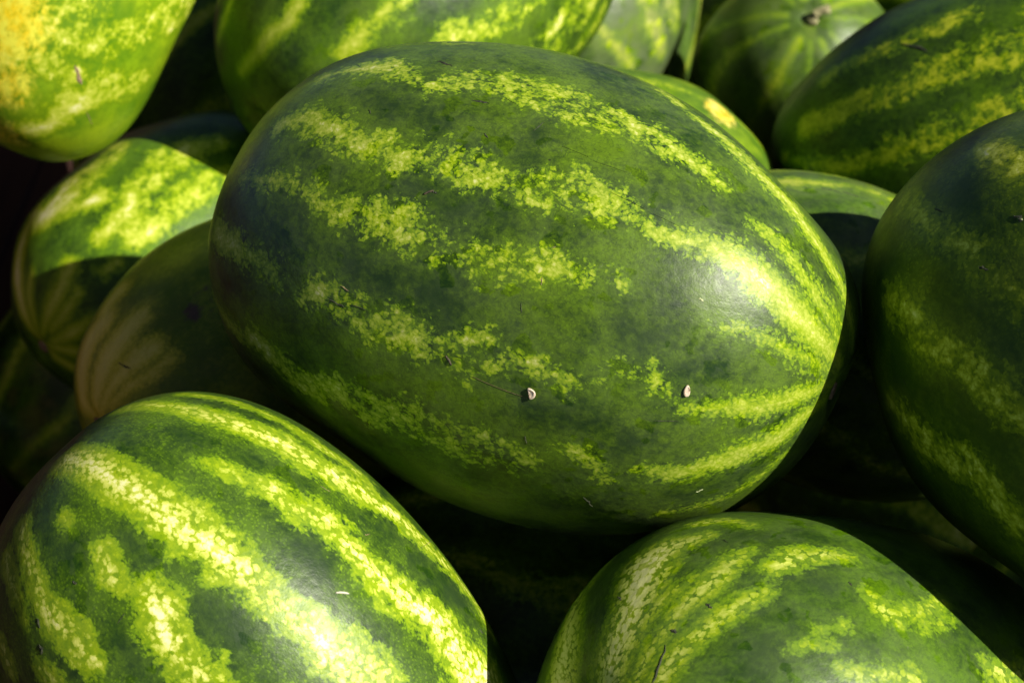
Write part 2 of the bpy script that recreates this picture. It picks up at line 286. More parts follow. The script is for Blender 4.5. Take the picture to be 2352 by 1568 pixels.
 rb=[[0.515,0.382,0.768,0.0197],[0.615,0.311,0.725,-0.0238],[0.776,0.172,0.607,-0.0288],[0.897,0.048,0.438,0.0144],[0.944,-0.013,0.33,-0.0086],[0.974,-0.069,0.216,0.017],[0.985,-0.1,0.139,0.0182],[0.991,-0.134,0.025,-0.007],[0.975,-0.17,-0.142,-0.0243],[0.17,0.542,0.823,0.0254],[0.285,0.499,0.818,-0.0142],[0.419,0.436,0.796,0.0064],[-0.418,0.594,0.687,0.0077],[-0.141,0.596,0.79,-0.0073],[0.062,0.568,0.821,-0.0112]],
 st=[[[874,471,75],[888,376,94],[861,274,92],[858,213,65],[894,127,63],[897,53,80],[883,-34,89],[881,-110,86],[877,-163,86]],[[432,371,50],[444,254,69],[429,161,89],[473,62,94],[529,-50,85],[496,-116,88],[451,-180,91],[413,-252,91]],[[1277,723,50],[1256,533,56],[1252,406,50],[1276,272,46]],[[1698,591,62],[1686,510,89],[1681,376,83]],[[1257,249,33],[1227,138,40],[1225,27,39]],[[-132,-985,54],[-202,-862,59],[-213,-739,72],[-163,-616,41],[-103,-492,25],[-85,-369,76],[-101,-246,89]],[[-10,493,52],[-52,616,59],[-49,739,101],[-34,862,78],[-59,985,35]],[[354,-985,41],[404,-862,25],[419,-739,24],[399,-616,54],[391,-492,55],[438,-369,79]],[[353,862,53],[321,985,14]],[[1307,-985,43],[1280,-862,71],[1286,-739,72],[1328,-616,92],[1357,-492,60],[1327,-369,25],[1244,-246,56],[1168,-123,65]],[[1651,-985,67],[1667,-862,48],[1650,-739,61],[1650,-616,58],[1703,-492,52],[1784,-369,125],[1833,-246,146],[1814,-123,107],[1755,0,114],[1715,123,76],[1720,246,29]],[[2326,-985,17],[2413,-862,63],[2453,-739,115],[2434,-616,106],[2400,-492,128],[2400,-369,115],[2433,-246,42],[2449,-123,58],[2405,0,92],[2317,123,86],[2247,246,140],[2239,369,153],[2273,493,83],[2294,616,70],[2274,739,61],[2242,862,31],[2253,985,51]],[[2857,-985,29],[2941,-862,67],[2994,-739,112],[2993,-616,84],[2973,-492,65],[2988,-369,69],[3040,-246,33],[3082,-123,54],[3062,0,112],[2987,123,101],[2911,246,101],[2887,369,103],[2904,493,43],[2911,616,32],[2875,739,62],[2819,862,53],[2804,985,50]],[[3398,-985,26],[3473,-862,44],[3489,-739,86],[3451,-616,80],[3414,-492,50],[3418,-369,56],[3446,-246,36],[3441,-123,30],[3378,0,80],[3290,123,89],[3241,246,75],[3257,369,85],[3301,493,50],[3320,616,19],[3299,739,44],[3280,862,46],[3314,985,34]],[[4029,-985,26],[4016,-862,70],[4056,-739,88],[4141,-616,58],[4211,-492,58],[4219,-369,47],[4177,-246,24],[4140,-123,67],[4145,0,96],[4170,123,80],[4160,246,92],[4093,369,71],[4007,493,24],[3965,616,39],[3987,739,54],[4034,862,46],[4051,985,51]],[[4590,-985,22],[4515,-862,20],[4497,-739,44],[4541,-616,43],[4596,-492,66],[4613,-369,101],[4595,-246,72],[4594,-123,51],[4646,0,54],[4728,123,27],[4779,246,41],[4763,369,85],[4706,493,75],[4666,616,69],[4671,739,67],[4688,862,26],[4664,985,13]],[[5205,-985,25],[5128,-862,79],[5096,-739,86],[5108,-616,70],[5117,-492,79],[5082,-369,43],[5020,-246,25],[4990,-123,74],[5029,0,85],[5108,123,87],[5167,246,113],[5174,369,74],[5156,493,33],[5167,616,49],[5221,739,43],[5275,862,45],[5272,985,58]],[[5789,-985,40],[5752,-862,82],[5684,-739,103],[5644,-616,57],[5649,-492,48],[5661,-369,60],[5630,-246,43],[5558,-123,86],[5498,0,129],[5501,123,95],[5561,246,86],[5622,369,75],[5637,493,26],[5622,616,45],[5627,739,81],[5683,862,66],[5757,985,56]]]),
'E': dict(c=[0.3525, 0.2809, 0.4276], m=[[0.1662,-0.4644,-0.8699],[-0.6071,-0.7433,0.2809],[-0.777,0.4814,-0.4055]], b=0.1079, a=0.1722,
 rb=[[-0.228,0.281,0.932,0.0507],[-0.349,0.267,0.898,0.0085],[-0.51,0.244,0.825,-0.0125],[-0.66,0.223,0.717,-0.0049],[-0.805,0.2,0.558,-0.022],[-0.896,0.188,0.402,0.0044],[-0.934,0.181,0.307,0.0183],[-0.136,0.286,0.949,-0.0446]],
 st=[[[2265,625,56],[2285,485,63],[2282,310,58],[2312,147,62],[2392,-6,67]],[[1914,727,87],[1894,576,93],[1908,397,89],[1923,262,101],[1983,148,113],[2003,33,122],[2026,-81,128],[2027,-190,126]],[[1740,857,40],[1513,607,54],[1525,428,67],[1559,258,87],[1580,177,81],[1616,59,74],[1661,-58,74],[1685,-169,74]],[[116,-985,42],[77,-862,75],[31,-739,65],[25,-616,26],[48,-492,45],[48,-369,59],[-9,-246,60],[-95,-123,107],[-148,0,106],[-135,123,60],[-86,246,60],[-56,369,45],[-70,493,28],[-88,616,72],[-61,739,85],[17,862,60],[95,985,47]],[[534,-985,36],[527,-862,53],[464,-739,25],[380,-616,31],[336,-492,78],[358,-369,79],[411,-246,90],[437,-123,105]],[[1028,-985,14],[1093,-862,57],[1146,-739,79],[1153,-616,89],[1137,-492,132],[1152,-369,102],[1215,-246,49]],[[1930,-985,47],[1953,-862,44],[1911,-739,23],[1826,-616,41],[1761,-492,41],[1752,-369,52],[1775,-246,96]],[[2076,-985,13],[2139,-862,36],[2184,-739,65],[2183,-616,68],[2168,-492,107],[2191,-369,109],[2261,-246,55]],[[2931,-985,22],[2849,-862,15],[2822,-739,38],[2846,-616,42],[2871,-492,55],[2856,-369,89],[2817,-246,69],[2810,-123,42],[2866,0,47],[2956,123,29],[3014,246,32],[3012,369,74],[2980,493,71],[2973,616,58],[3005,739,59],[3035,862,27],[3011,985,10]],[[3363,-985,29],[3382,-862,47],[3458,-739,85],[3542,-616,73],[3576,-492,42],[3552,-369,50],[3517,-246,36],[3519,-123,36],[3552,0,85],[3562,123,90],[3512,246,70],[3423,369,76],[3359,493,42],[3357,616,18],[3393,739,47],[3413,862,50],[3392,985,36]],[[3861,-985,40],[3819,-862,56],[3808,-739,109],[3861,-616,124],[3949,-492,72],[4010,-369,71],[4012,-246,62],[3982,-123,37],[3977,0,97],[4011,123,133],[4045,246,104],[4025,369,111],[3948,493,84],[3865,616,26],[3833,739,50],[3854,862,68],[3877,985,45]],[[4532,-985,22],[4494,-862,43],[4500,-739,109],[4515,-616,111],[4488,-492,105],[4413,-369,116],[4341,-246,57],[4328,-123,35],[4376,0,88],[4431,123,91],[4446,246,110],[4429,369,149],[4430,493,94],[4484,616,51],[4566,739,61],[4613,862,37],[4592,985,36]],[[4982,-985,50],[4942,-862,87],[4968,-739,55],[5044,-616,31],[5112,-492,60],[5128,-369,57],[5110,-246,79],[5113,-123,130],[5160,0,100],[5218,123,67],[5228,246,71],[5171,369,36],[5091,493,41],[5047,616,93],[5054,739,86],[5068,862,70],[5043,985,54]],[[5816,-985,39],[5777,-862,22],[5778,-739,37],[5804,-616,48],[5799,-492,50],[5737,-369,95],[5650,-246,101],[5601,-123,61],[5617,0,61],[5664,123,45],[5685,246,24],[5666,369,67],[5649,493,88],[5682,616,70],[5764,739,76],[5839,862,50],[5856,985,12]]]),
'F': dict(c=[-0.0637, 0.4185, 0.474], m=[[-0.7121,0.2971,0.6361],[0.4322,-0.5284,0.7307],[0.5532,0.7953,0.2479]], b=0.1206, a=0.177,
 rb=[[0.63,-0.09,-0.771,0.0072],[0.708,-0.028,-0.705,-0.0001],[0.537,-0.153,-0.83,-0.0081],[0.39,-0.238,-0.89,-0.0003],[0.255,-0.301,-0.919,-0.0071],[0.061,-0.359,-0.932,0.0157],[-0.841,0.121,0.528,-0.0235],[-0.877,0.088,0.472,0.0079],[-0.919,0.041,0.393,0.0296],[-0.949,0.003,0.316,0.0093],[-0.961,-0.018,0.275,-0.0289]],
 st=[[[631,-966,51],[1003,-928,68],[1129,-869,80],[1241,-821,70],[1264,-749,65]],[[1769,-770,66],[1765,-709,84],[1770,-648,84],[1770,-565,84],[1750,-482,72]],[[2100,-474,48],[2120,-398,78],[2196,-310,88],[2231,-139,83],[2219,-30,80]],[[2567,-84,102],[2588,67,137],[2583,221,144],[2551,312,138]],[[2882,164,59],[2867,327,66],[2785,411,59]],[[86,-887,51],[393,-852,66],[479,-792,65]],[[116,-739,108],[109,-616,53],[146,-492,43],[195,-369,75],[201,-246,67],[140,-123,111],[55,0,153],[6,123,101],[12,246,77],[33,369,76],[19,493,34],[-31,616,61],[-66,739,108],[-37,862,83],[44,985,59]],[[705,-739,54],[722,-616,61],[673,-492,32],[601,-369,25],[564,-246,72],[572,-123,78],[581,0,80],[546,123,98],[476,246,57],[427,369,27],[445,493,48],[513,616,43],[573,739,52],[585,862,77],[569,985,43]],[[1255,-616,98],[1254,-492,102],[1191,-369,62],[1102,-246,65],[1050,-123,47],[1061,0,28],[1100,123,80],[1112,246,101],[1085,369,83],[1063,493,93],[1095,616,63],[1178,739,20],[1256,862,38],[1277,985,35]],[[1726,-369,122],[1662,-246,92],[1648,-123,99],[1665,0,54],[1658,123,30],[1605,246,89],[1543,369,101],[1531,493,99],[1585,616,123],[1662,739,76],[1702,862,30],[1695,985,33]],[[2366,246,127],[2340,369,145],[2356,493,75],[2389,616,50],[2384,739,62],[2318,862,39],[2230,985,49]],[[2770,616,27],[2691,739,48],[2654,862,39],[2684,985,40]],[[3308,123,53],[3350,246,99],[3346,369,102],[3331,493,61],[3355,616,58],[3428,739,39],[3500,862,18],[3514,985,35]],[[3989,-862,40],[4027,-739,28],[4002,-616,75],[3957,-492,110],[3945,-369,88],[3969,-246,96],[3981,-123,76],[3937,0,25],[3850,123,52],[3783,246,83],[3778,369,77],[3821,493,109],[3853,616,101],[3843,739,44],[3818,862,38],[3832,985,28]],[[4531,-862,27],[4543,-739,84],[4616,-616,106],[4699,-492,91],[4734,-369,107],[4719,-246,71],[4701,-123,26],[4723,0,65],[4772,123,83],[4792,246,86],[4747,369,128],[4660,493,104],[4597,616,49],[4590,739,53],[4614,862,39],[4615,985,24]],[[5101,-862,63],[5078,-739,124],[5092,-616,110],[5093,-492,74],[5045,-369,83],[4969,-246,47],[4926,-123,44],[4952,0,116],[5019,123,122],[5066,246,109],[5067,369,124],[5052,493,67],[5074,616,29],[5143,739,64],[5210,862,61],[5219,985,49]],[[5829,-862,47],[5766,-739,60],[5685,-616,37],[5645,-492,56],[5654,-369,122],[5668,-246,113],[5642,-123,102],[5585,0,107],[5551,123,49],[5584,246,34],[5665,369,83],[5731,493,83],[5743,616,96],[5724,739,117],[5727,862,64],[5774,985,25]]]),
'G': dict(c=[0.0466, 0.657, 0.3565], m=[[-0.9774,0.1134,0.1783],[0.1301,-0.3421,0.9306],[0.1665,0.9328,0.3197]], b=0.1146, a=0.1569,
 rb=[[-0.991,0.036,-0.125,0.0332],[-0.973,-0.024,-0.231,0.004],[-0.93,-0.105,-0.352,-0.0013],[-0.907,-0.137,-0.397,-0.0094],[-0.997,0.071,-0.041,-0.0329]],
 st=[[[2308,-446,107],[2446,-487,127],[2581,-529,126],[2771,-540,103]],[[2580,-331,112],[2729,-350,106]],[[2060,-738,52],[2326,-749,69],[2596,-749,57]],[[-107,-246,33],[-47,-123,79],[22,0,125],[50,123,101],[37,246,105],[34,369,90],[78,493,30],[148,616,43],[184,739,72],[151,862,60],[78,985,59]],[[478,-492,89],[563,-369,99],[605,-246,90],[593,-123,32],[572,0,44],[590,123,77],[638,246,72],[664,369,107],[625,493,116],[540,616,59],[471,739,46],[459,862,43],[482,985,18]],[[1210,-616,27],[1221,-492,27],[1283,-369,73],[1357,-246,77],[1384,-123,77],[1344,0,91],[1278,123,50],[1244,246,25],[1254,369,49],[1263,493,47],[1226,616,58],[1150,739,86],[1093,862,57],[1101,985,25]],[[1770,-492,54],[1755,-369,129],[1778,-246,137],[1844,-123,104],[1906,0,113],[1908,123,66],[1849,246,30],[1782,369,86],[1757,493,102],[1771,616,98],[1772,739,124],[1725,862,79],[1653,985,24]],[[2279,-369,142],[2307,-246,76],[2334,-123,72],[2321,0,68],[2285,123,44],[2284,246,105],[2345,369,142],[2434,493,105],[2489,616,104],[2481,739,76],[2446,862,22],[2437,985,33]],[[2830,0,79],[2857,123,102],[2926,246,61],[2987,369,37],[2987,493,47],[2927,616,31],[2863,739,46],[2843,862,72],[2858,985,41]],[[3322,-246,39],[3377,-123,41],[3412,0,104],[3402,123,106],[3387,246,103],[3415,369,116],[3492,493,60],[3565,616,29],[3580,739,58],[3536,862,51],[3484,985,45]],[[3898,-739,59],[3928,-616,22],[4009,-492,34],[4088,-369,67],[4110,-246,64],[4077,-123,91],[4040,0,100],[4043,123,51],[4072,246,41],[4073,369,48],[4014,493,33],[3925,616,64],[3870,739,87],[3880,862,56],[3922,985,35]],[[4481,-739,47],[4475,-616,102],[4425,-492,120],[4373,-369,80],[4375,-246,81],[4441,-123,60],[4521,0,26],[4557,123,76],[4546,246,107],[4534,369,93],[4564,493,111],[4622,616,84],[4652,739,28],[4615,862,39],[4534,985,35]],[[5255,-739,32],[5308,-616,65],[5295,-492,62],[5233,-369,98],[5183,-246,135],[5178,-123,88],[5195,0,64],[5179,123,67],[5113,246,34],[5040,369,62],[5017,493,113],[5061,616,93],[5124,739,84],[5153,862,73],[5140,985,20]],[[5821,-616,95],[5892,-492,67],[5912,-369,74],[5865,-246,39],[5799,-123,37],[5767,0,97],[5778,123,101],[5785,246,95],[5745,369,109],[5669,493,59],[5618,616,27],[5633,739,54],[5698,862,49],[5752,985,42]]]),
'S': dict(c=[0.0742, 0.8144, 0.2616], m=[[-0.9945,0.0314,0.0999],[0.0645,-0.5684,0.8203],[0.0825,0.8222,0.5632]], b=0.12, a=0.168,
 rb=[[-0.995,0.095,-0.021,-0.0236],[-0.989,0.072,-0.13,0.0155],[-0.976,0.043,-0.216,-0.0437]],
 st=[[[224,-985,28],[223,-862,94],[158,-739,106],[71,-616,92],[23,-492,105],[33,-369,57],[58,-246,31],[48,-123,86],[5,0,98],[-23,123,107],[12,246,145],[96,369,97],[169,493,47],[187,616,63],[162,739,48],[150,862,52],[180,985,70]],[[597,-985,34],[587,-862,48],[621,-739,81],[693,-616,86],[747,-492,44],[735,-369,44],[670,-246,46],[610,-123,35],[597,0,79],[613,123,102],[605,246,73],[547,369,71],[476,493,54],[452,616,18],[495,739,41],[566,862,57],[604,985,36]],[[1069,-985,22],[1062,-862,30],[1079,-739,90],[1065,-616,101],[1002,-492,109],[928,-369,134],[904,-246,75],[947,-123,39],[1012,0,74],[1043,123,70],[1033,246,94],[1025,369,148],[1065,493,110],[1141,616,69],[1196,739,69],[1185,862,32],[1123,985,26]],[[1658,-985,16],[1676,-862,47],[1653,-739,96],[1609,-616,96],[1603,-492,129],[1661,-369,132],[1749,-246,59],[1805,-123,56],[1801,0,77],[1773,123,64],[1775,246,119],[1815,369,152],[1847,493,97],[1820,616,82],[1740,739,67],[1661,862,24],[1636,985,38]],[[2386,-985,29],[2400,-862,21],[2368,-739,67],[2290,-616,101],[2222,-492,91],[2214,-369,112],[2264,-246,88],[2317,-123,31],[2328,0,54],[2310,123,75],[2314,246,73],[2373,369,120],[2454,493,116],[2497,616,60],[2471,739,55],[2412,862,41],[2377,985,18]],[[2761,-985,36],[2844,-862,75],[2884,-739,77],[2872,-616,38],[2855,-492,44],[2877,-369,48],[2929,-246,41],[2956,-123,90],[2918,0,106],[2834,123,72],[2767,246,72],[2756,369,52],[2778,493,19],[2779,616,52],[2736,739,72],[2689,862,57],[2693,985,50]],[[3419,-985,23],[3395,-862,42],[3366,-739,56],[3383,-616,56],[3459,-492,116],[3544,-369,133],[3579,-246,86],[3556,-123,85],[3523,0,64],[3526,123,29],[3560,246,82],[3571,369,115],[3522,493,97],[3433,616,112],[3368,739,82],[3364,862,26],[3400,985,28]],[[4056,-985,56],[4086,-862,65],[4072,-739,54],[4000,-616,61],[3914,-492,30],[3874,-369,33],[3895,-246,85],[3932,-123,86],[3936,0,87],[3905,123,99],[3891,246,51],[3936,369,27],[4023,493,54],[4092,616,50],[4100,739,62],[4063,862,84],[4039,985,42]],[[4488,-985,27],[4546,-862,38],[4553,-739,41],[4536,-616,30],[4549,-492,77],[4606,-369,105],[4664,-246,80],[4665,-123,83],[4602,0,65],[4527,123,21],[4495,246,50],[4506,369,78],[4514,493,71],[4477,616,94],[4412,739,81],[4377,862,31],[4411,985,23]],[[5243,-985,35],[5248,-862,55],[5197,-739,42],[5111,-616,16],[5052,-492,48],[5060,-369,69],[5110,-246,68],[5144,-123,96],[5135,0,80],[5115,123,35],[5136,246,43],[5211,369,43],[5291,493,39],[5318,616,78],[5283,739,79],[5234,862,46],[5222,985,32]],[[5592,-985,58],[5635,-862,106],[5719,-739,82],[5786,-616,35],[5788,-492,68],[5742,-369,79],[5703,-246,89],[5707,-123,155],[5729,0,140],[5716,123,81],[5647,246,86],[5563,369,57],[5526,493,42],[5553,616,107],[5604,739,115],[5622,862,84],[5603,985,66]]]),
'H': dict(c=[0.2527, 0.594, 0.2872], m=[[0.9991,0.0129,-0.0402],[-0.0333,0.8267,-0.5616],[0.026,0.5625,0.8264]], b=0.0909, a=0.1255,
 rb=[[-0.986,0.16,0.042,0.024],[-0.915,0.332,0.229,0.0232],[-0.79,0.492,0.365,-0.0092],[-0.663,0.595,0.454,-0.0068],[0.739,0.384,0.554,0.0184],[0.656,0.474,0.587,-0.0233],[-0.992,0.052,-0.118,-0.0412]],
 st=[[[-13,-985,12],[-21,-862,24],[-4,-739,33],[-16,-616,34],[-79,-492,68],[-154,-369,75],[-180,-246,47],[-139,-123,46],[-74,0,35],[-42,123,18],[-52,246,50],[-61,369,68],[-22,493,55],[54,616,62],[111,739,44],[102,862,13],[42,985,16]],[[559,-985,39],[559,-862,59],[512,-739,48],[446,-616,18],[422,-492,53],[467,-369,80],[544,-246,77],[592,-123,105],[590,0,89],[576,123,37],[599,246,46],[663,369,51],[714,493,46],[704,616,88],[635,739,90],[566,862,51],[544,985,35]],[[1034,-985,35],[1111,-862,37],[1130,-739,45],[1101,-616,31],[1078,-492,13],[1097,-369,41],[1134,-246,55],[1132,-123,53],[1068,0,72],[980,123,55],[929,246,23],[939,369,32],[971,493,33],[974,616,32],[940,739,58],[916,862,51],[949,985,22]],[[1820,-985,18],[1756,-862,55],[1681,-739,93],[1649,-616,74],[1661,-492,72],[1668,-369,65],[1631,-246,23],[1567,-123,44],[1535,0,84],[1571,123,78],[1649,246,97],[1707,369,97],[1713,493,42],[1697,616,35],[1709,739,47],[1765,862,34],[1821,985,43]],[[2364,-985,36],[2344,-862,17],[2326,-739,44],[2349,-616,70],[2395,-492,71],[2408,-369,111],[2356,-246,104],[2268,-123,51],[2208,0,53],[2207,123,52],[2233,246,41],[2233,369,92],[2192,493,109],[2156,616,74],[2175,739,70],[2252,862,45],[2333,985,11]],[[2985,-985,26],[3056,-862,27],[3111,-739,56],[3101,-616,95],[3037,-492,75],[2976,-369,67],[2961,-246,64],[2976,-123,25],[2970,0,38],[2914,123,80],[2843,246,75],[2817,369,86],[2859,493,90],[2929,616,40],[2970,739,27],[2964,862,39],[2953,985,23]],[[3383,-985,27],[3313,-862,21],[3251,-739,42],[3251,-616,40],[3310,-492,60],[3372,-369,101],[3391,-246,79],[3376,-123,56],[3379,0,59],[3431,123,29],[3506,246,34],[3541,369,80],[3507,493,76],[3439,616,71],[3395,739,73],[3397,862,32],[3411,985,12]],[[4160,-985,29],[4074,-862,55],[4003,-739,90],[3989,-616,66],[4016,-492,43],[4027,-369,52],[3996,-246,32],[3954,-123,47],[3960,0,96],[4028,123,87],[4114,246,74],[4159,369,76],[4147,493,33],[4121,616,23],[4132,739,55],[4175,862,50],[4199,985,41]],[[4577,-985,11],[4513,-862,15],[4505,-739,43],[4561,-616,47],[4629,-492,57],[4658,-369,72],[4646,-246,41],[4642,-123,24],[4685,0,37],[4757,123,30],[4799,246,46],[4772,369,75],[4701,493,56],[4648,616,41],[4644,739,38],[4659,862,15],[4642,985,13]],[[4993,-985,23],[4958,-862,34],[4990,-739,17],[5052,-616,23],[5085,-492,56],[5076,-369,56],[5064,-246,61],[5099,-123,68],[5176,0,33],[5241,123,21],[5242,246,40],[5187,369,36],[5134,493,51],[5124,616,71],[5141,739,46],[5134,862,28],[5073,985,20]],[[5670,-985,31],[5706,-862,22],[5691,-739,50],[5672,-616,53],[5693,-492,72],[5741,-369,120],[5761,-246,95],[5716,-123,61],[5630,0,67],[5565,123,37],[5558,246,41],[5583,369,97],[5585,493,95],[5545,616,81],[5503,739,83],[5514,862,38],[5586,985,13]]]),
'I': dict(c=[0.0754, 0.2778, 0.3769], m=[[0.2166,0.1179,0.9691],[0.6011,-0.7983,-0.0372],[0.7693,0.5905,-0.2438]], b=0.0906, a=0.1124,
 rb=[[0.983,0.167,-0.071,-0.0211],[0.977,0.178,0.116,0.015],[0.945,0.194,0.265,0.0082],[0.882,0.204,0.425,0.017],[0.817,0.214,0.536,-0.0142],[0.702,0.231,0.673,-0.0389],[0.561,0.252,0.789,0.0358]],
 st=[[[24,-985,33],[76,-862,69],[158,-739,65],[210,-616,32],[195,-492,41],[137,-369,41],[98,-246,39],[102,-123,84],[119,0,92],[96,123,63],[23,246,64],[-53,369,42],[-72,493,18],[-29,616,51],[26,739,63],[44,862,51],[26,985,45]],[[708,-985,50],[696,-862,43],[671,-739,43],[680,-616,42],[723,-492,22],[747,-369,56],[708,-246,90],[623,-123,74],[551,0,80],[537,123,69],[563,246,24],[575,369,35],[545,493,58],[504,616,53],[509,739,74],[576,862,70],[663,985,25]],[[1126,-985,27],[1134,-862,45],[1098,-739,40],[1038,-616,41],[1012,-492,102],[1053,-369,112],[1134,-246,86],[1192,-123,94],[1197,0,57],[1179,123,24],[1191,246,70],[1245,369,87],[1296,493,85],[1289,616,111],[1221,739,77],[1144,862,30],[1112,985,29]],[[1520,-985,45],[1494,-862,52],[1527,-739,64],[1571,-616,37],[1577,-492,20],[1552,-369,60],[1549,-246,70],[1602,-123,75],[1690,0,102],[1748,123,69],[1741,246,33],[1695,369,47],[1666,493,40],[1680,616,46],[1702,739,82],[1678,862,66],[1601,985,31]],[[2176,-985,63],[2141,-862,78],[2173,-739,47],[2252,-616,57],[2317,-492,45],[2329,-369,41],[2311,-246,103],[2316,-123,114],[2365,0,89],[2420,123,98],[2423,246,59],[2362,369,23],[2282,493,64],[2242,616,77],[2251,739,73],[2264,862,91],[2236,985,48]],[[2971,-985,49],[2891,-862,72],[2828,-739,72],[2817,-616,87],[2836,-492,49],[2830,-369,25],[2780,-246,64],[2726,-123,70],[2725,0,82],[2789,123,120],[2868,246,85],[2906,369,45],[2896,493,55],[2884,616,37],[2913,739,42],[2973,862,78],[3006,985,51]],[[3261,-985,34],[3283,-862,84],[3297,-739,75],[3268,-616,67],[3223,-492,69],[3216,-369,29],[3275,-246,37],[3363,-123,85],[3416,0,83],[3412,123,94],[3387,246,105],[3393,369,52],[3436,493,32],[3469,616,53],[3442,739,42],[3361,862,57],[3284,985,59]],[[3847,-985,13],[3900,-862,46],[3922,-739,54],[3905,-616,73],[3895,-492,101],[3936,-369,65],[4019,-246,40],[4085,-123,52],[4087,0,35],[4038,123,55],[3995,246,101],[3996,369,84],[4017,493,67],[4004,616,65],[3937,739,26],[3854,862,21],[3818,985,37]],[[4553,-985,32],[4569,-862,62],[4560,-739,98],[4504,-616,70],[4437,-492,46],[4419,-369,56],[4468,-246,35],[4541,-123,53],[4580,0,107],[4572,123,94],[4562,246,80],[4596,369,82],[4665,493,35],[4714,616,26],[4696,739,61],[4627,862,55],[4566,985,45]],[[5207,-985,30],[5159,-862,49],[5097,-739,81],[5073,-616,66],[5087,-492,35],[5090,-369,45],[5043,-246,36],[4964,-123,40],[4916,0,87],[4936,123,87],[4999,246,64],[5046,369,67],[5047,493,36],[5031,616,18],[5052,739,49],[5120,862,52],[5192,985,35]],[[5705,-985,45],[5760,-862,89],[5757,-739,67],[5730,-616,37],[5732,-492,55],[5773,-369,45],[5806,-246,60],[5780,-123,117],[5699,0,104],[5620,123,76],[5595,246,80],[5617,369,39],[5635,493,28],[5610,616,75],[5566,739,76],[5559,862,68],[5616,985,57]]]),
'J': dict(c=[0.2111, 0.117, 0.3727], m=[[0.3684,0.2788,0.8869],[0.5724,-0.8198,0.0199],[0.7326,0.5003,-0.4616]], b=0.098, a=0.1353,
 rb=[[0.827,-0.021,-0.562,0.0094],[0.913,0.053,-0.404,-0.0135],[0.96,0.109,-0.26,0.0054],[0.983,0.163,-0.08,0.0019]],
 st=[[[131,-985,37],[114,-862,65],[80,-739,54],[80,-616,21],[113,-492,41],[130,-369,53],[88,-246,56],[1,-123,97],[-70,0,91],[-80,123,50],[-47,246,52],[-26,369,39],[-47,493,26],[-79,616,67],[-69,739,76],[1,862,53],[88,985,41]],[[406,-985,35],[370,-862,54],[393,-739,61],[431,-616,79],[433,-492,48],[403,-369,23],[392,-246,47],[439,-123,47],[527,0,60],[594,123,98],[598,246,76],[559,369,47],[536,493,50],[554,616,27],[582,739,27],[566,862,57],[492,985,40]],[[1242,-985,45],[1256,-862,80],[1281,-739,51],[1264,-616,30],[1190,-492,54],[1106,-369,48],[1071,-246,70],[1097,-123,118],[1139,0,92],[1147,123,64],[1120,246,67],[1111,369,32],[1158,493,36],[1246,616,83],[1311,739,76],[1313,862,65],[1271,985,50]],[[1677,-985,31],[1651,-862,68],[1690,-739,68],[1748,-616,90],[1771,-492,78],[1756,-369,30],[1750,-246,43],[1795,-123,61],[1876,0,58],[1934,123,102],[1925,246,108],[1869,369,61],[1824,493,56],[1823,616,44],[1841,739,23],[1824,862,53],[1756,985,51]],[[2433,-985,16],[2404,-862,33],[2417,-739,32],[2430,-616,63],[2394,-492,85],[2314,-369,57],[2246,-246,51],[2240,-123,45],[2288,0,19],[2337,123,45],[2343,246,76],[2323,369,64],[2330,493,70],[2392,616,61],[2475,739,21],[2516,862,22],[2490,985,25]],[[2757,-985,42],[2713,-862,63],[2728,-739,79],[2802,-616,40],[2880,-492,28],[2909,-369,57],[2893,-246,55],[2882,-123,79],[2915,0,113],[2969,123,76],[2988,246,51],[2940,369,55],[2856,493,28],[2798,616,43],[2795,739,82],[2816,862,64],[2807,985,41]],[[3541,-985,39],[3585,-862,57],[3571,-739,93],[3541,-616,83],[3547,-492,39],[3585,-369,50],[3606,-246,49],[3566,-123,46],[3479,0,100],[3408,123,108],[3395,246,74],[3424,369,75],[3440,493,48],[3414,616,20],[3377,739,56],[3384,862,65],[3453,985,41]],[[4210,-985,50],[4244,-862,67],[4214,-739,91],[4163,-616,62],[4144,-492,26],[4163,-369,57],[4173,-246,66],[4129,-123,75],[4045,0,123],[3980,123,102],[3980,246,57],[4028,369,63],[4068,493,41],[4065,616,36],[4043,739,83],[4057,862,79],[4126,985,44]],[[4529,-985,33],[4550,-862,23],[4550,-739,16],[4506,-616,41],[4457,-492,44],[4460,-369,57],[4527,-246,82],[4609,-123,56],[4650,0,33],[4639,123,40],[4622,246,26],[4645,369,36],[4699,493,71],[4728,616,61],[4690,739,47],[4608,862,43],[4541,985,13]],[[5130,-985,33],[5145,-862,52],[5143,-739,36],[5091,-616,17],[5017,-492,53],[4980,-369,70],[5013,-246,70],[5081,-123,95],[5126,0,71],[5124,123,30],[5110,246,43],[5136,369,43],[5206,493,44],[5269,616,83],[5271,739,76],[5214,862,43],[5150,985,31]],[[5625,-985,38],[5543,-862,57],[5477,-739,30],[5475,-616,27],[5525,-492,40],[5570,-369,34],[5572,-246,63],[5552,-123,88],[5563,0,60],[5628,123,51],[5711,246,46],[5748,369,18],[5719,493,37],[5664,616,65],[5639,739,53],[5654,862,53],[5665,985,35]]]),
'K': dict(c=[-0.3066, 0.3209, 0.5176], m=[[-0.9274,-0.0433,0.3717],[0.2304,-0.8487,0.476],[0.2949,0.527,0.797]], b=0.083, a=0.1185,
 rb=[[-0.948,-0.234,0.217,0.0627],[-0.97,-0.242,0.021,-0.0557],[-0.947,-0.229,-0.224,0.0001],[-0.882,-0.207,-0.423,-0.0361],[-0.813,-0.18,-0.554,0.0411],[-0.636,-0.112,-0.763,0.0045],[-0.45,-0.04,-0.892,0.0085],[-0.233,0.058,-0.971,0.0085],[-0.105,0.112,-0.988,-0.0123],[0.027,0.156,-0.987,-0.0096]],
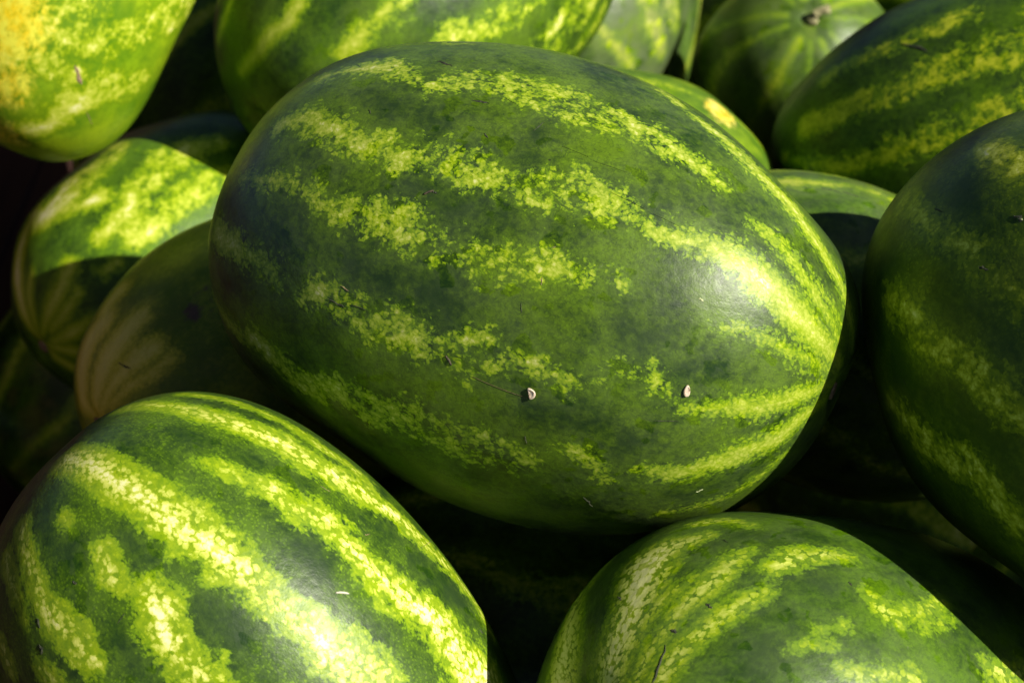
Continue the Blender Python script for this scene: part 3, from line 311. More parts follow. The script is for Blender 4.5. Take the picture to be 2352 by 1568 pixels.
 st=[[[1792,-170,85],[2159,-195,114],[2457,-98,110],[2762,38,120],[3118,182,167]],[[1999,-805,91],[2186,-736,88],[2276,-541,121],[2476,-415,134],[2823,-330,102]],[[1628,-440,100],[1980,-398,88],[2239,-385,66]],[[1551,-187,114],[1850,-78,85],[2171,-14,74]],[[56,-985,27],[78,-862,65],[50,-739,59],[-30,-616,61],[-110,-492,59],[-134,-369,22],[-101,-246,31],[-64,-123,64],[-66,0,61],[-95,123,80],[-97,246,88],[-39,369,43],[49,493,32],[106,616,41],[97,739,28],[55,862,46],[35,985,47]],[[395,-985,27],[471,-862,25],[504,-739,21],[491,-616,63],[483,-492,76],[518,-369,67],[580,-246,80],[610,-123,51],[571,0,20],[492,123,46],[433,246,55],[427,369,58],[444,493,89],[433,616,70],[378,739,34],[325,862,34],[328,985,18]],[[1278,-862,59],[1248,-739,60],[1259,-616,22],[1265,-492,36],[1223,-369,70],[1149,-246,67],[1100,-123,94],[1119,0,102],[1186,123,51],[1239,246,42],[1246,369,50],[1230,493,35],[1245,616,67],[1309,739,90],[1378,862,57],[1395,985,36]],[[1518,-862,52],[1550,-739,44]],[[1687,0,80],[1705,123,37],[1676,246,38],[1655,369,40],[1676,493,31],[1713,616,65],[1711,739,74],[1646,862,45],[1557,985,31]],[[2293,123,39],[2284,246,58],[2249,369,55],[2242,493,81],[2297,616,74],[2387,739,33],[2447,862,30],[2445,985,20]],[[2651,246,51],[2605,369,66],[2618,493,82],[2691,616,46],[2766,739,28],[2794,862,31],[2779,985,14]],[[3595,-985,12],[3535,-862,37],[3510,-739,74],[3525,-616,68],[3530,-492,75],[3485,-369,72]],[[3467,246,83],[3469,369,96],[3452,493,52],[3469,616,39],[3537,739,39],[3613,862,21],[3637,985,30]],[[4049,-985,27],[4010,-862,54],[4018,-739,39],[4028,-616,24],[3996,-492,33],[3929,-369,25],[3884,-246,36],[3906,-123,70],[3978,0,61],[4041,123,47],[4054,246,49],[4038,369,22],[4046,493,18],[4100,616,45],[4164,739,44],[4178,862,41],[4125,985,35]],[[4481,-985,40],[4489,-862,38],[4472,-739,16],[4482,-616,37],[4544,-492,47],[4622,-369,52],[4653,-246,87],[4617,-123,77],[4555,0,42],[4522,123,46],[4532,246,33],[4542,369,27],[4506,493,67],[4428,616,72],[4367,739,53],[4370,862,52],[4427,985,22]],[[5190,-985,19],[5134,-862,24],[5057,-739,70],[5020,-616,84],[5052,-492,70],[5117,-369,81],[5157,-246,51],[5151,-123,20],[5139,0,54],[5168,123,69],[5242,246,70],[5306,369,101],[5309,493,77],[5253,616,35],[5194,739,40],[5178,862,31],[5195,985,21]],[[5758,-985,39],[5730,-862,68],[5669,-739,70],[5631,-616,28],[5660,-492,36],[5737,-369,58],[5803,-246,54],[5816,-123,93],[5799,0,107],[5803,123,62],[5853,246,54],[5910,369,49],[5917,493,25],[5858,616,58],[5778,739,83],[5737,862,59],[5745,985,43]]]),
'L': dict(c=[-0.2573, 0.3142, 0.2983], m=[[0.641,0.4146,-0.6459],[-0.4726,-0.45,-0.7578],[-0.6049,0.7909,-0.0925]], b=0.097, a=0.1285,
 rb=[[-0.577,-0.13,0.806,-0.0155],[-0.695,-0.052,0.717,-0.0008],[-0.793,0.025,0.609,0.0108],[-0.881,0.104,0.462,0.01],[-0.946,0.187,0.264,0.0083],[-0.962,0.218,0.167,-0.0474],[-0.967,0.256,0.011,0.0287],[-0.937,0.293,-0.188,0.0333],[-0.881,0.331,-0.339,-0.0493],[-0.745,0.392,-0.54,0.0101],[-0.636,0.425,-0.644,0.0107],[-0.448,-0.2,0.871,-0.0057],[-0.301,-0.27,0.914,0.019]],
 st=[[[2615,628,151],[2497,539,171],[2506,383,207],[2461,291,152],[2464,166,121],[2566,35,82]],[[2247,499,82],[2154,406,78]],[[1905,580,86],[1881,481,95],[1905,348,100],[1995,230,114],[2030,88,126],[2063,-57,145],[2014,-181,132],[1957,-334,97]],[[1726,458,110],[1659,331,122],[1649,234,64]],[[1684,180,103],[1695,14,126],[1675,-121,100],[1687,-214,79]],[[2811,592,97],[2831,775,116],[2839,886,131],[2766,976,97],[2372,998,41]],[[2411,873,47],[2447,937,59],[2285,981,50],[1989,998,30]],[[1925,765,71],[1865,859,79],[1847,943,71],[1834,992,33]],[[1668,822,40],[1608,903,64],[1602,975,40]],[[1621,597,40],[1656,687,40]],[[1334,846,30],[1305,930,71],[1310,987,40]],[[936,950,61],[1076,986,56],[1300,998,30]],[[439,972,63],[547,996,52],[1121,999,32]],[[144,-985,52],[132,-862,50],[125,-739,60]],[[2231,-985,35],[2235,-862,83]],[[3048,-985,35],[2972,-862,83],[2887,-739,73],[2852,-616,68],[2873,-492,68],[2900,-369,27],[2889,-246,39]],[[3388,-985,16],[3392,-862,49],[3438,-739,69],[3489,-616,50],[3486,-492,51],[3420,-369,41],[3339,-246,16],[3301,-123,42],[3312,0,67],[3326,123,60],[3300,246,74],[3243,369,64],[3214,493,24],[3251,616,28],[3332,739,36]],[[3784,-985,36],[3845,-862,55],[3918,-739,34],[3948,-616,27],[3936,-492,79],[3931,-369,91],[3971,-246,89],[4039,-123,109],[4075,0,67],[4042,123,29],[3967,246,57],[3911,369,58],[3906,493,68],[3922,616,108],[3906,739,83],[3847,862,43]],[[4649,-985,38],[4625,-862,81],[4639,-739,78],[4640,-616,99],[4595,-492,85],[4528,-369,31],[4500,-246,49],[4541,-123,74],[4617,0,71],[4667,123,117],[4667,246,121],[4653,369,65],[4674,493,60],[4737,616,50],[4791,739,29],[4785,862,64]],[[5110,-985,31],[5196,-862,62],[5250,-739,47],[5238,-616,41],[5188,-492,41],[5156,-369,19],[5168,-246,38],[5187,-123,72],[5161,0,63],[5084,123,67],[5006,246,65],[4984,369,25],[5022,493,24],[5069,616,43],[5078,739,37],[5056,862,49]],[[5805,-985,10],[5858,-862,33],[5905,-739,59],[5892,-616,59],[5821,-492,82],[5745,-369,76],[5716,-246,32],[5731,-123,37],[5739,0,46],[5703,123,41],[5645,246,79],[5623,369,91],[5669,493,56],[5752,616,51]]]),
'N': dict(c=[-0.1442, 0.1353, 0.3426], m=[[0.3446,0.5372,-0.7698],[-0.578,-0.5248,-0.6249],[-0.7398,0.6603,0.1297]], b=0.1028, a=0.1464,
 rb=[[-0.979,0.1,0.18,0.0097],[-0.942,0.05,0.331,-0.0118],[-0.878,-0.011,0.479,0.0177],[-0.745,-0.102,0.659,-0.0228],[-0.61,-0.171,0.774,0.0039],[-0.454,-0.238,0.859,-0.0031],[-0.327,-0.278,0.903,0.0083],[-0.141,-0.323,0.936,0.0016]],
 st=[[[2849,858,119],[3086,912,144],[-3051,963,126],[-2803,991,99],[-3032,999,51]],[[2383,781,75],[2397,858,105],[2450,929,108],[2474,977,91],[2378,996,53]],[[2037,816,81],[2071,883,85],[2091,936,66],[2051,981,48],[2018,998,35]],[[1862,779,33],[1835,852,44],[1869,923,44],[1839,978,33]],[[2914,745,96],[2989,819,99]],[[-63,-985,20],[23,-862,14],[96,-739,47],[108,-616,64],[72,-492,65],[44,-369,88],[56,-246,65]],[[-77,246,47],[-123,369,88]],[[686,-985,40],[635,-862,27]],[[2718,-985,14],[2793,-862,37],[2814,-739,39],[2793,-616,56]],[[3510,-985,25],[3541,-862,39],[3578,-739,49],[3565,-616,98],[3492,-492,95],[3407,-369,61],[3368,-246,65],[3385,-123,42],[3411,0,28],[3400,123,80],[3360,246,94],[3342,369,81],[3387,493,93],[3475,616,57],[3542,739,20]],[[4154,-985,31],[4192,-862,55],[4203,-739,65],[4152,-616,124],[4063,-492,124],[3999,-369,74],[3997,-246,78],[4030,-123,56],[4042,0,38],[4013,123,104],[3981,246,126],[4000,369,102],[4077,493,113],[4161,616,73],[4195,739,24],[4173,862,49]],[[4540,-985,28],[4542,-862,67],[4556,-739,61],[4533,-616,43],[4470,-492,49],[4419,-369,27],[4431,-246,29],[4500,-123,72],[4569,0,74],[4591,123,68],[4576,246,76],[4576,369,40],[4623,493,19],[4688,616,43],[4711,739,42],[4666,862,45]],[[5166,-985,30],[5121,-862,46],[5094,-739,25],[5130,-616,26],[5214,-492,71],[5287,-369,76],[5302,-246,78],[5278,-123,92],[5268,0,51],[5300,123,26],[5344,246,51],[5343,369,48],[5277,493,62],[5190,616,93],[5144,739,66],[5154,862,37]],[[5791,-985,70],[5826,-862,68],[5843,-739,59],[5800,-616,64],[5713,-492,31],[5642,-369,60],[5633,-246,118],[5665,-123,104],[5684,0,107],[5661,123,106],[5627,246,42],[5637,369,38],[5708,493,75],[5796,616,68],[5838,739,91]]]),
'P': dict(c=[0.0069, 0.0195, 0.2024], m=[[0.051,-0.1013,0.9936],[0.6149,-0.7808,-0.1111],[0.787,0.6166,0.0225]], b=0.118, a=0.1652,
 rb=[],
 st=[[[7,-985,48],[-20,-862,95],[1,-739,85],[78,-616,39],[161,-492,56],[194,-369,59],[168,-246,61],[132,-123,123],[133,0,127],[164,123,83],[172,246,85],[121,369,55],[32,493,27],[-31,616,77],[-31,739,92],[7,862,73],[28,985,62]],[[739,-985,49],[716,-862,97],[654,-739,119],[611,-616,63],[614,-492,54],[629,-369,71],[604,-246,54],[532,-123,107],[462,0,153],[450,123,109],[499,246,98],[558,369,85],[577,493,30],[562,616,57],[561,739,99],[613,862,79],[692,985,66]],[[1216,-985,16],[1181,-862,70],[1191,-739,94],[1199,-616,92],[1162,-492,117],[1094,-369,79],[1051,-246,32],[1075,-123,65],[1148,0,74],[1207,123,82],[1217,246,136],[1201,369,116],[1212,493,63],[1270,616,66],[1334,739,42],[1345,862,31],[1290,985,55]],[[1599,-985,28],[1536,-862,19],[1537,-739,37],[1588,-616,81],[1629,-492,76],[1627,-369,79],[1607,-246,82],[1622,-123,35],[1691,0,29],[1772,123,61],[1806,246,58],[1774,369,79],[1721,493,100],[1700,616,58],[1718,739,37],[1727,862,38],[1684,985,15]],[[2297,-985,53],[2314,-862,70],[2291,-739,95],[2264,-616,63],[2286,-492,27],[2364,-369,60],[2447,-246,69],[2478,-123,79],[2452,0,129],[2418,123,106],[2422,246,59],[2454,369,65],[2462,493,43],[2409,616,38],[2320,739,87],[2258,862,82],[2259,985,46]],[[2927,-985,33],[2840,-862,58],[2768,-739,115],[2756,-616,105],[2792,-492,69],[2819,-369,77],[2804,-246,46],[2774,-123,40],[2782,0,106],[2851,123,116],[2938,246,101],[2983,369,115],[2966,493,65],[2928,616,26],[2921,739,58],[2950,862,58],[2967,985,45]],[[3490,-985,71],[3468,-862,53],[3396,-739,53],[3320,-616,61],[3299,-492,43],[3340,-369,98],[3396,-246,143],[3415,-123,108],[3399,0,105],[3395,123,88],[3444,246,30],[3526,369,58],[3581,493,102],[3568,616,90],[3511,739,110],[3469,862,96],[3472,985,29]],[[3959,-985,40],[3955,-862,51],[3905,-739,90],[3850,-616,148],[3845,-492,111],[3906,-369,84],[3986,-246,88],[4026,-123,41],[4018,0,61],[4005,123,133],[4033,246,123],[4092,369,121],[4128,493,125],[4098,616,54],[4020,739,35],[3954,862,65],[3941,985,43]],[[4353,-985,17],[4312,-862,24],[4338,-739,65],[4413,-616,70],[4478,-492,90],[4492,-369,114],[4475,-246,65],[4481,-123,41],[4532,0,58],[4592,123,44],[4602,246,71],[4546,369,116],[4468,493,88],[4426,616,67],[4434,739,62],[4446,862,23],[4417,985,19]],[[5032,-985,20],[5027,-862,33],[5056,-739,78],[5065,-616,80],[5032,-492,114],[4997,-369,140],[5012,-246,77],[5088,-123,56],[5172,0,70],[5207,123,48],[5189,246,89],[5164,369,141],[5177,493,105],[5219,616,88],[5234,739,76],[5185,862,25],[5097,985,25]],[[5777,-985,20],[5725,-862,56],[5688,-739,67],[5694,-616,84],[5714,-492,153],[5693,-369,135],[5620,-246,84],[5540,-123,91],[5514,0,56],[5550,123,47],[5602,246,125],[5617,369,134],[5598,493,113],[5593,616,124],[5642,739,68],[5727,862,25],[5785,985,41]]]),
'Q': dict(c=[-0.3218, 0.4184, 0.1121], m=[[0.7071,0.2988,-0.6409],[-0.4353,-0.5302,-0.7276],[-0.5572,0.7935,-0.2448]], b=0.115, a=0.1552,
 rb=[],
 st=[[[9,-985,44],[4,-862,45],[-22,-739,25],[-19,-616,80],[22,-492,113],[53,-369,102],[25,-246,126],[-56,-123,96],[-134,0,35],[-157,123,60],[-134,246,78],[-118,369,77],[-143,493,128],[-187,616,119],[-192,739,61],[-133,862,54],[-45,985,29]],[[591,-985,23],[535,-862,20],[447,-739,59],[390,-616,88],[391,-492,73],[418,-369,82],[418,-246,65],[379,-123,22],[345,0,44],[368,123,69],[447,246,65],[527,369,96],[555,493,90],[534,616,41],[515,739,38],[537,862,34],[582,985,18]],[[1019,-985,32],[1001,-862,56],[1048,-739,77],[1112,-616,47],[1139,-492,29],[1126,-369,45],[1121,-246,36],[1165,-123,57],[1242,0,96],[1293,123,75],[1277,246,57],[1213,369,56],[1163,493,24],[1159,616,28],[1175,739,61],[1158,862,52],[1092,985,38]],[[1719,-985,20],[1720,-862,52],[1684,-739,109],[1666,-616,100],[1690,-492,97],[1719,-369,98],[1699,-246,40],[1623,-123,40],[1539,0,91],[1505,123,89],[1529,246,113],[1562,369,135],[1558,493,73],[1525,616,46],[1514,739,57],[1565,862,36],[1654,985,42]],[[2368,-985,21],[2333,-862,20],[2251,-739,57],[2187,-616,63],[2176,-492,82],[2195,-369,115],[2191,-246,75],[2144,-123,44],[2092,0,57],[2093,123,39],[2158,246,57],[2239,369,108],[2278,493,90],[2268,616,70],[2254,739,67],[2280,862,26],[2337,985,15]],[[2792,-985,26],[2806,-862,43],[2812,-739,34],[2768,-616,79],[2687,-492,119],[2631,-369,90],[2642,-246,87],[2700,-123,75],[2747,0,26],[2748,123,52],[2731,246,94],[2748,369,85],[2816,493,106],[2892,616,101],[2917,739,41],[2877,862,33],[2817,985,32]],[[3402,-985,49],[3407,-862,96],[3419,-739,101],[3391,-616,46],[3319,-492,52],[3257,-369,68],[3256,-246,60],[3314,-123,118],[3376,0,143],[3393,123,92],[3378,246,86],[3381,369,68],[3435,493,27],[3510,616,69],[3546,739,100],[3513,862,76],[3445,985,63]],[[4056,-985,26],[4002,-862,45],[3962,-739,34],[3966,-616,44],[3984,-492,103],[3964,-369,103],[3891,-246,85],[3813,-123,92],[3789,0,48],[3828,123,26],[3882,246,73],[3900,369,80],[3882,493,85],[3877,616,110],[3926,739,68],[4010,862,30],[4066,985,29]],[[4745,-985,18],[4802,-862,30],[4805,-739,78],[4744,-616,82],[4666,-492,72],[4629,-369,81],[4639,-246,43],[4650,-123,23],[4618,0,62],[4555,123,69],[4519,246,77],[4550,369,105],[4628,493,70],[4690,616,34],[4701,739,43],[4684,862,29],[4692,985,25]],[[5112,-985,51],[5122,-862,62],[5105,-739,48],[5113,-616,55],[5165,-492,30],[5221,-369,29],[5223,-246,77],[5161,-123,82],[5083,0,78],[5046,123,91],[5056,246,50],[5067,369,23],[5035,493,49],[4974,616,48],[4939,739,56],[4971,862,77],[5049,985,40]],[[5891,-985,35],[5898,-862,83],[5858,-739,72],[5829,-616,67],[5841,-492,67],[5868,-369,26],[5856,-246,39],[5785,-123,85],[5699,0,80],[5658,123,95],[5680,246,102],[5722,369,48],[5732,493,34],[5705,616,52],[5692,739,40],[5735,862,59],[5821,985,58]]]),
'R': dict(c=[0.4393, 0.8884, 0.3076], m=[[-0.53,0.28,0.8004],[0.5221,-0.6361,0.5682],[0.6682,0.719,0.1909]], b=0.115, a=0.15,
 rb=[],
 st=[[[-112,-985,67],[-73,-862,59],[9,-739,28],[73,-616,70],[81,-492,84],[61,-369,97],[66,-246,156],[114,-123,126],[163,0,68],[159,123,79],[92,246,55],[11,369,54],[-26,493,124],[-14,616,124],[-1,739,91],[-28,862,87],[-84,985,34]],[[402,-985,26],[343,-862,15],[351,-739,48],[409,-616,73],[459,-492,72],[464,-369,100],[447,-246,82],[460,-123,34],[526,0,46],[603,123,52],[630,246,49],[592,369,95],[530,493,98],[502,616,59],[514,739,55],[522,862,34],[481,985,12]],[[1149,-985,58],[1113,-862,67],[1134,-739,82],[1168,-616,71],[1165,-492,25],[1131,-369,49],[1118,-246,81],[1166,-123,78],[1254,0,115],[1321,123,114],[1326,246,55],[1291,369,51],[1272,493,53],[1295,616,38],[1326,739,78],[1310,862,90],[1236,985,44]],[[1506,-985,48],[1501,-862,53],[1551,-739,27],[1602,-616,40],[1611,-492,41],[1592,-369,43],[1599,-246,90],[1659,-123,91],[1741,0,61],[1781,123,63],[1754,246,39],[1696,369,20],[1663,493,59],[1674,616,71],[1687,739,60],[1653,862,66],[1575,985,32]],[[2298,-985,45],[2226,-862,61],[2212,-739,98],[2257,-616,109],[2308,-492,55],[2318,-369,51],[2298,-246,61],[2300,-123,46],[2358,0,96],[2442,123,131],[2489,246,92],[2469,369,85],[2414,493,69],[2381,616,23],[2391,739,48],[2406,862,75],[2377,985,46]],[[2973,-985,32],[3014,-862,44],[3033,-739,61],[2990,-616,122],[2903,-492,113],[2834,-369,78],[2824,-246,84],[2853,-123,47],[2864,0,36],[2834,123,100],[2796,246,111],[2806,369,101],[2877,493,117],[2963,616,68],[3004,739,27],[2989,862,49],[2962,985,37]],[[3451,-985,73],[3389,-862,81],[3341,-739,34],[3339,-616,61],[3355,-492,81],[3336,-369,84],[3268,-246,151],[3196,-123,150],[3178,0,86],[3224,123,87],[3286,246,65],[3311,369,40],[3298,493,107],[3293,616,130],[3339,739,98],[3418,862,98],[3468,985,48]],[[3946,-985,33],[3991,-862,53],[4070,-739,54],[4123,-616,49],[4124,-492,120],[4108,-369,144],[4126,-246,107],[4184,-123,114],[4235,0,78],[4224,123,29],[4155,246,81],[4082,369,112],[4056,493,103],[4071,616,134],[4074,739,102],[4033,862,38],[3970,985,33]],[[4544,-985,23],[4587,-862,62],[4604,-739,66],[4581,-616,100],[4561,-492,112],[4592,-369,57],[4675,-246,49],[4752,-123,60],[4772,0,43],[4738,123,89],[4702,246,125],[4707,369,88],[4736,493,79],[4735,616,65],[4674,739,21],[4585,862,39],[4533,985,49]],[[5010,-985,37],[4996,-862,38],[5033,-739,47],[5116,-616,26],[5186,-492,45],[5195,-369,94],[5151,-246,85],[5109,-123,81],[5108,0,83],[5131,123,35],[5123,246,28],[5059,369,63],[4974,493,61],[4930,616,76],[4953,739,91],[5004,862,48],[5027,985,21]],[[5624,-985,40],[5695,-862,71],[5770,-739,68],[5789,-616,86],[5745,-492,59],[5688,-369,22],[5667,-246,52],[5684,-123,66],[5687,0,70],[5637,123,110],[5556,246,94],[5504,369,48],[5519,493,52],[5578,616,39],[5621,739,31],[5619,862,66],[5602,985,51]]]),
'U': dict(c=[-0.251, 0.5456, 0.2749], m=[[-0.8137,-0.1316,0.5661],[0.3578,-0.881,0.3095],[0.458,0.4545,0.764]], b=0.115, a=0.1553,
 rb=[],
 st=[[[-67,-985,18],[-8,-862,34],[14,-739,90],[-2,-616,93],[-6,-492,103],[41,-369,117],[122,-246,57],[177,-123,37],[164,0,72],[107,123,67],[62,246,96],[62,369,137],[80,493,91],[61,616,60],[-9,739,60],[-85,862,27],[-108,985,29]],[[454,-985,28],[490,-862,17],[575,-739,36],[650,-616,77],[667,-492,72],[634,-369,80],[606,-246,82],[620,-123,35],[652,0,30],[648,123,57],[583,246,52],[494,369,77],[445,493,98],[458,616,58],[495,739,39],[504,862,37],[475,985,14]],[[1035,-985,25],[1013,-862,18],[1028,-739,62],[1029,-616,87],[983,-492,82],[920,-369,106],[899,-246,79],[946,-123,30],[1025,0,52],[1074,123,62],[1072,246,64],[1057,369,111],[1079,493,103],[1140,616,57],[1189,739,54],[1176,862,35],[1106,985,16]],[[1842,-985,56],[1778,-862,106],[1715,-739,77],[1697,-616,39],[1712,-492,67],[1708,-369,63],[1655,-246,81],[1584,-123,148],[1555,0,127],[1595,123,86],[1667,246,90],[1710,369,47],[1706,493,38],[1694,616,99],[1722,739,99],[1792,862,83],[1848,985,67]],[[2288,-985,58],[2336,-862,89],[2327,-739,46],[2257,-616,36],[2178,-492,98],[2144,-369,105],[2157,-246,126],[2170,-123,164],[2140,0,100],[2084,123,56],[2060,246,79],[2102,369,60],[2185,493,85],[2246,616,146],[2253,739,112],[2233,862,75],[2239,985,53]],[[2834,-985,14],[2827,-862,57],[2843,-739,71],[2829,-616,80],[2767,-492,107],[2696,-369,68],[2676,-246,33],[2723,-123,56],[2790,0,51],[2823,123,67],[2812,246,116],[2805,369,96],[2844,493,63],[2919,616,63],[2970,739,31],[2955,862,25],[2890,985,45]],[[3362,-985,60],[3381,-862,46],[3383,-739,50],[3342,-616,50],[3289,-492,35],[3284,-369,87],[3345,-246,120],[3428,-123,92],[3473,0,96],[3466,123,75],[3449,246,25],[3469,369,53],[3523,493,84],[3558,616,75],[3529,739,98],[3449,862,82],[3379,985,25]],[[3927,-985,14],[3928,-862,47],[3971,-739,52],[4018,-616,69],[4013,-492,87],[3945,-369,48],[3863,-246,32],[3823,-123,46],[3835,0,36],[3852,123,59],[3829,246,95],[3776,369,71],[3749,493,55],[3788,616,52],[3872,739,20],[3938,862,24],[3949,985,37]],[[4580,-985,10],[4653,-862,34],[4732,-739,67],[4759,-616,64],[4722,-492,78],[4669,-369,75],[4652,-246,30],[4671,-123,33],[4676,0,53],[4628,123,49],[4544,246,81],[4485,369,95],[4493,493,55],[4545,616,44],[4584,739,39],[4580,862,17],[4560,985,28]],[[4937,-985,22],[4983,-862,21],[5068,-739,65],[5131,-616,75],[5137,-492,89],[5114,-369,120],[5116,-246,77],[5160,-123,41],[5203,0,60],[5192,123,48],[5120,246,66],[5038,369,119],[5003,493,98],[5018,616,69],[5034,739,67],[5010,862,28],[4959,985,17]],[[5934,-985,36],[5870,-862,38],[5786,-739,69],[5741,-616,130],[5750,-492,110],[5769,-369,91],[5751,-246,93],[5700,-123,40],[5668,0,45],[5702,123,107],[5784,246,105],[5854,369,114],[5870,493,128],[5849,616,64],[5845,739,35],[5884,862,54],[5933,985,32]]]),
'V': dict(c=[0.3292, 0.3138, 0.0431], m=[[0.4961,-0.3028,0.8137],[0.5345,-0.632,-0.5611],[0.6842,0.7134,-0.1517]], b=0.12, a=0.168,
 rb=[],
 st=[[[-18,-985,11],[-34,-862,49],[-108,-739,74],[-193,-616,76],[-230,-492,105],[-207,-369,82],[-168,-246,34],[-164,-123,51],[-193,0,56],[-205,123,57],[-159,246,108],[-71,369,106],[-4,493,64],[1,616,63],[-38,739,39],[-63,862,19],[-46,985,39]],[[430,-985,16],[492,-862,47],[519,-739,88],[506,-616,90],[499,-492,139],[542,-369,141],[621,-246,69],[677,-123,68],[667,0,72],[608,123,54],[558,246,119],[554,369,152],[571,493,105],[557,616,99],[491,739,72],[415,862,22],[389,985,37]],[[1071,-985,42],[1033,-862,60],[1061,-739,86],[1139,-616,61],[1206,-492,28],[1221,-369,50],[1203,-246,51],[1206,-123,61],[1254,0,108],[1310,123,95],[1317,246,59],[1259,369,62],[1178,493,36],[1136,616,27],[1143,739,68],[1157,862,67],[1131,985,41]],[[1595,-985,25],[1624,-862,25],[1612,-739,51],[1607,-616,92],[1649,-492,76],[1717,-369,68],[1752,-246,67],[1719,-123,26],[1645,0,34],[1590,123,75],[1586,246,72],[1601,369,84],[1584,493,92],[1523,616,43],[1464,739,28],[1462,862,38],[1523,985,21]],[[2210,-985,13],[2283,-862,45],[2305,-739,78],[2287,-616,80],[2282,-492,120],[2322,-369,112],[2378,-246,52],[2390,-123,57],[2336,0,61],[2253,123,51],[2202,246,109],[2205,369,128],[2223,493,84],[2206,616,80],[2152,739,55],[2111,862,19],[2133,985,35]],[[2838,-985,46],[2925,-862,112],[2985,-739,103],[2986,-616,108],[2960,-492,104],[2961,-369,38],[3002,-246,53],[3039,-123,107],[3020,0,102],[2943,123,138],[2862,246,154],[2831,369,77],[2850,493,58],[2868,616,70],[2845,739,46],[2798,862,78],[2785,985,81]],[[3449,-985,64],[3435,-862,100],[3410,-739,76],[3428,-616,85],[3503,-492,59],[3587,-369,28],[3620,-246,86],[3593,-123,115],[3551,0,105],[3545,123,133],[3571,246,99],[3580,369,37],[3531,493,58],[3444,616,66],[3379,739,63],[3379,862,100],[3421,985,67]],[[4169,-985,62],[4233,-862,72],[4233,-739,51],[4181,-616,60],[4134,-492,37],[4130,-369,40],[4149,-246,100],[4138,-123,103],[4073,0,90],[3992,123,101],[3957,246,54],[3988,369,26],[4045,493,63],[4073,616,66],[4059,739,71],[4048,862,91],[4087,985,45]],[[4580,-985,16],[4585,-862,45],[4617,-739,88],[4622,-616,89],[4567,-492,134],[4477,-369,139],[4418,-246,68],[4422,-123,64],[4460,0,73],[4478,123,54],[4455,246,115],[4429,369,151],[4453,493,103],[4532,616,95],[4614,739,72],[4643,862,22],[4615,985,36]],[[5055,-985,20],[5136,-862,29],[5170,-739,64],[5157,-616,66],[5143,-492,101],[5171,-369,129],[5226,-246,76],[5250,-123,57],[5207,0,64],[5123,123,37],[5061,246,73],[5054,369,122],[5075,493,95],[5070,616,86],[5023,739,74],[4977,862,24],[4985,985,21]],[[5627,-985,54],[5682,-862,114],[5683,-739,92],[5664,-616,87],[5676,-492,82],[5729,-369,32],[5773,-246,63],[5757,-123,123],[5683,0,112],[5607,123,130],[5580,246,130],[5596,369,54],[5604,493,47],[5569,616,73],[5512,739,60],[5494,862,88],[5543,985,79]]]),
'W': dict(c=[0.4526, 0.1567, 0.037], m=[[-0.7071,0.2357,0.6667],[0.4353,-0.5978,0.6731],[0.5572,0.7662,0.3201]], b=0.12, a=0.168,
 rb=[],
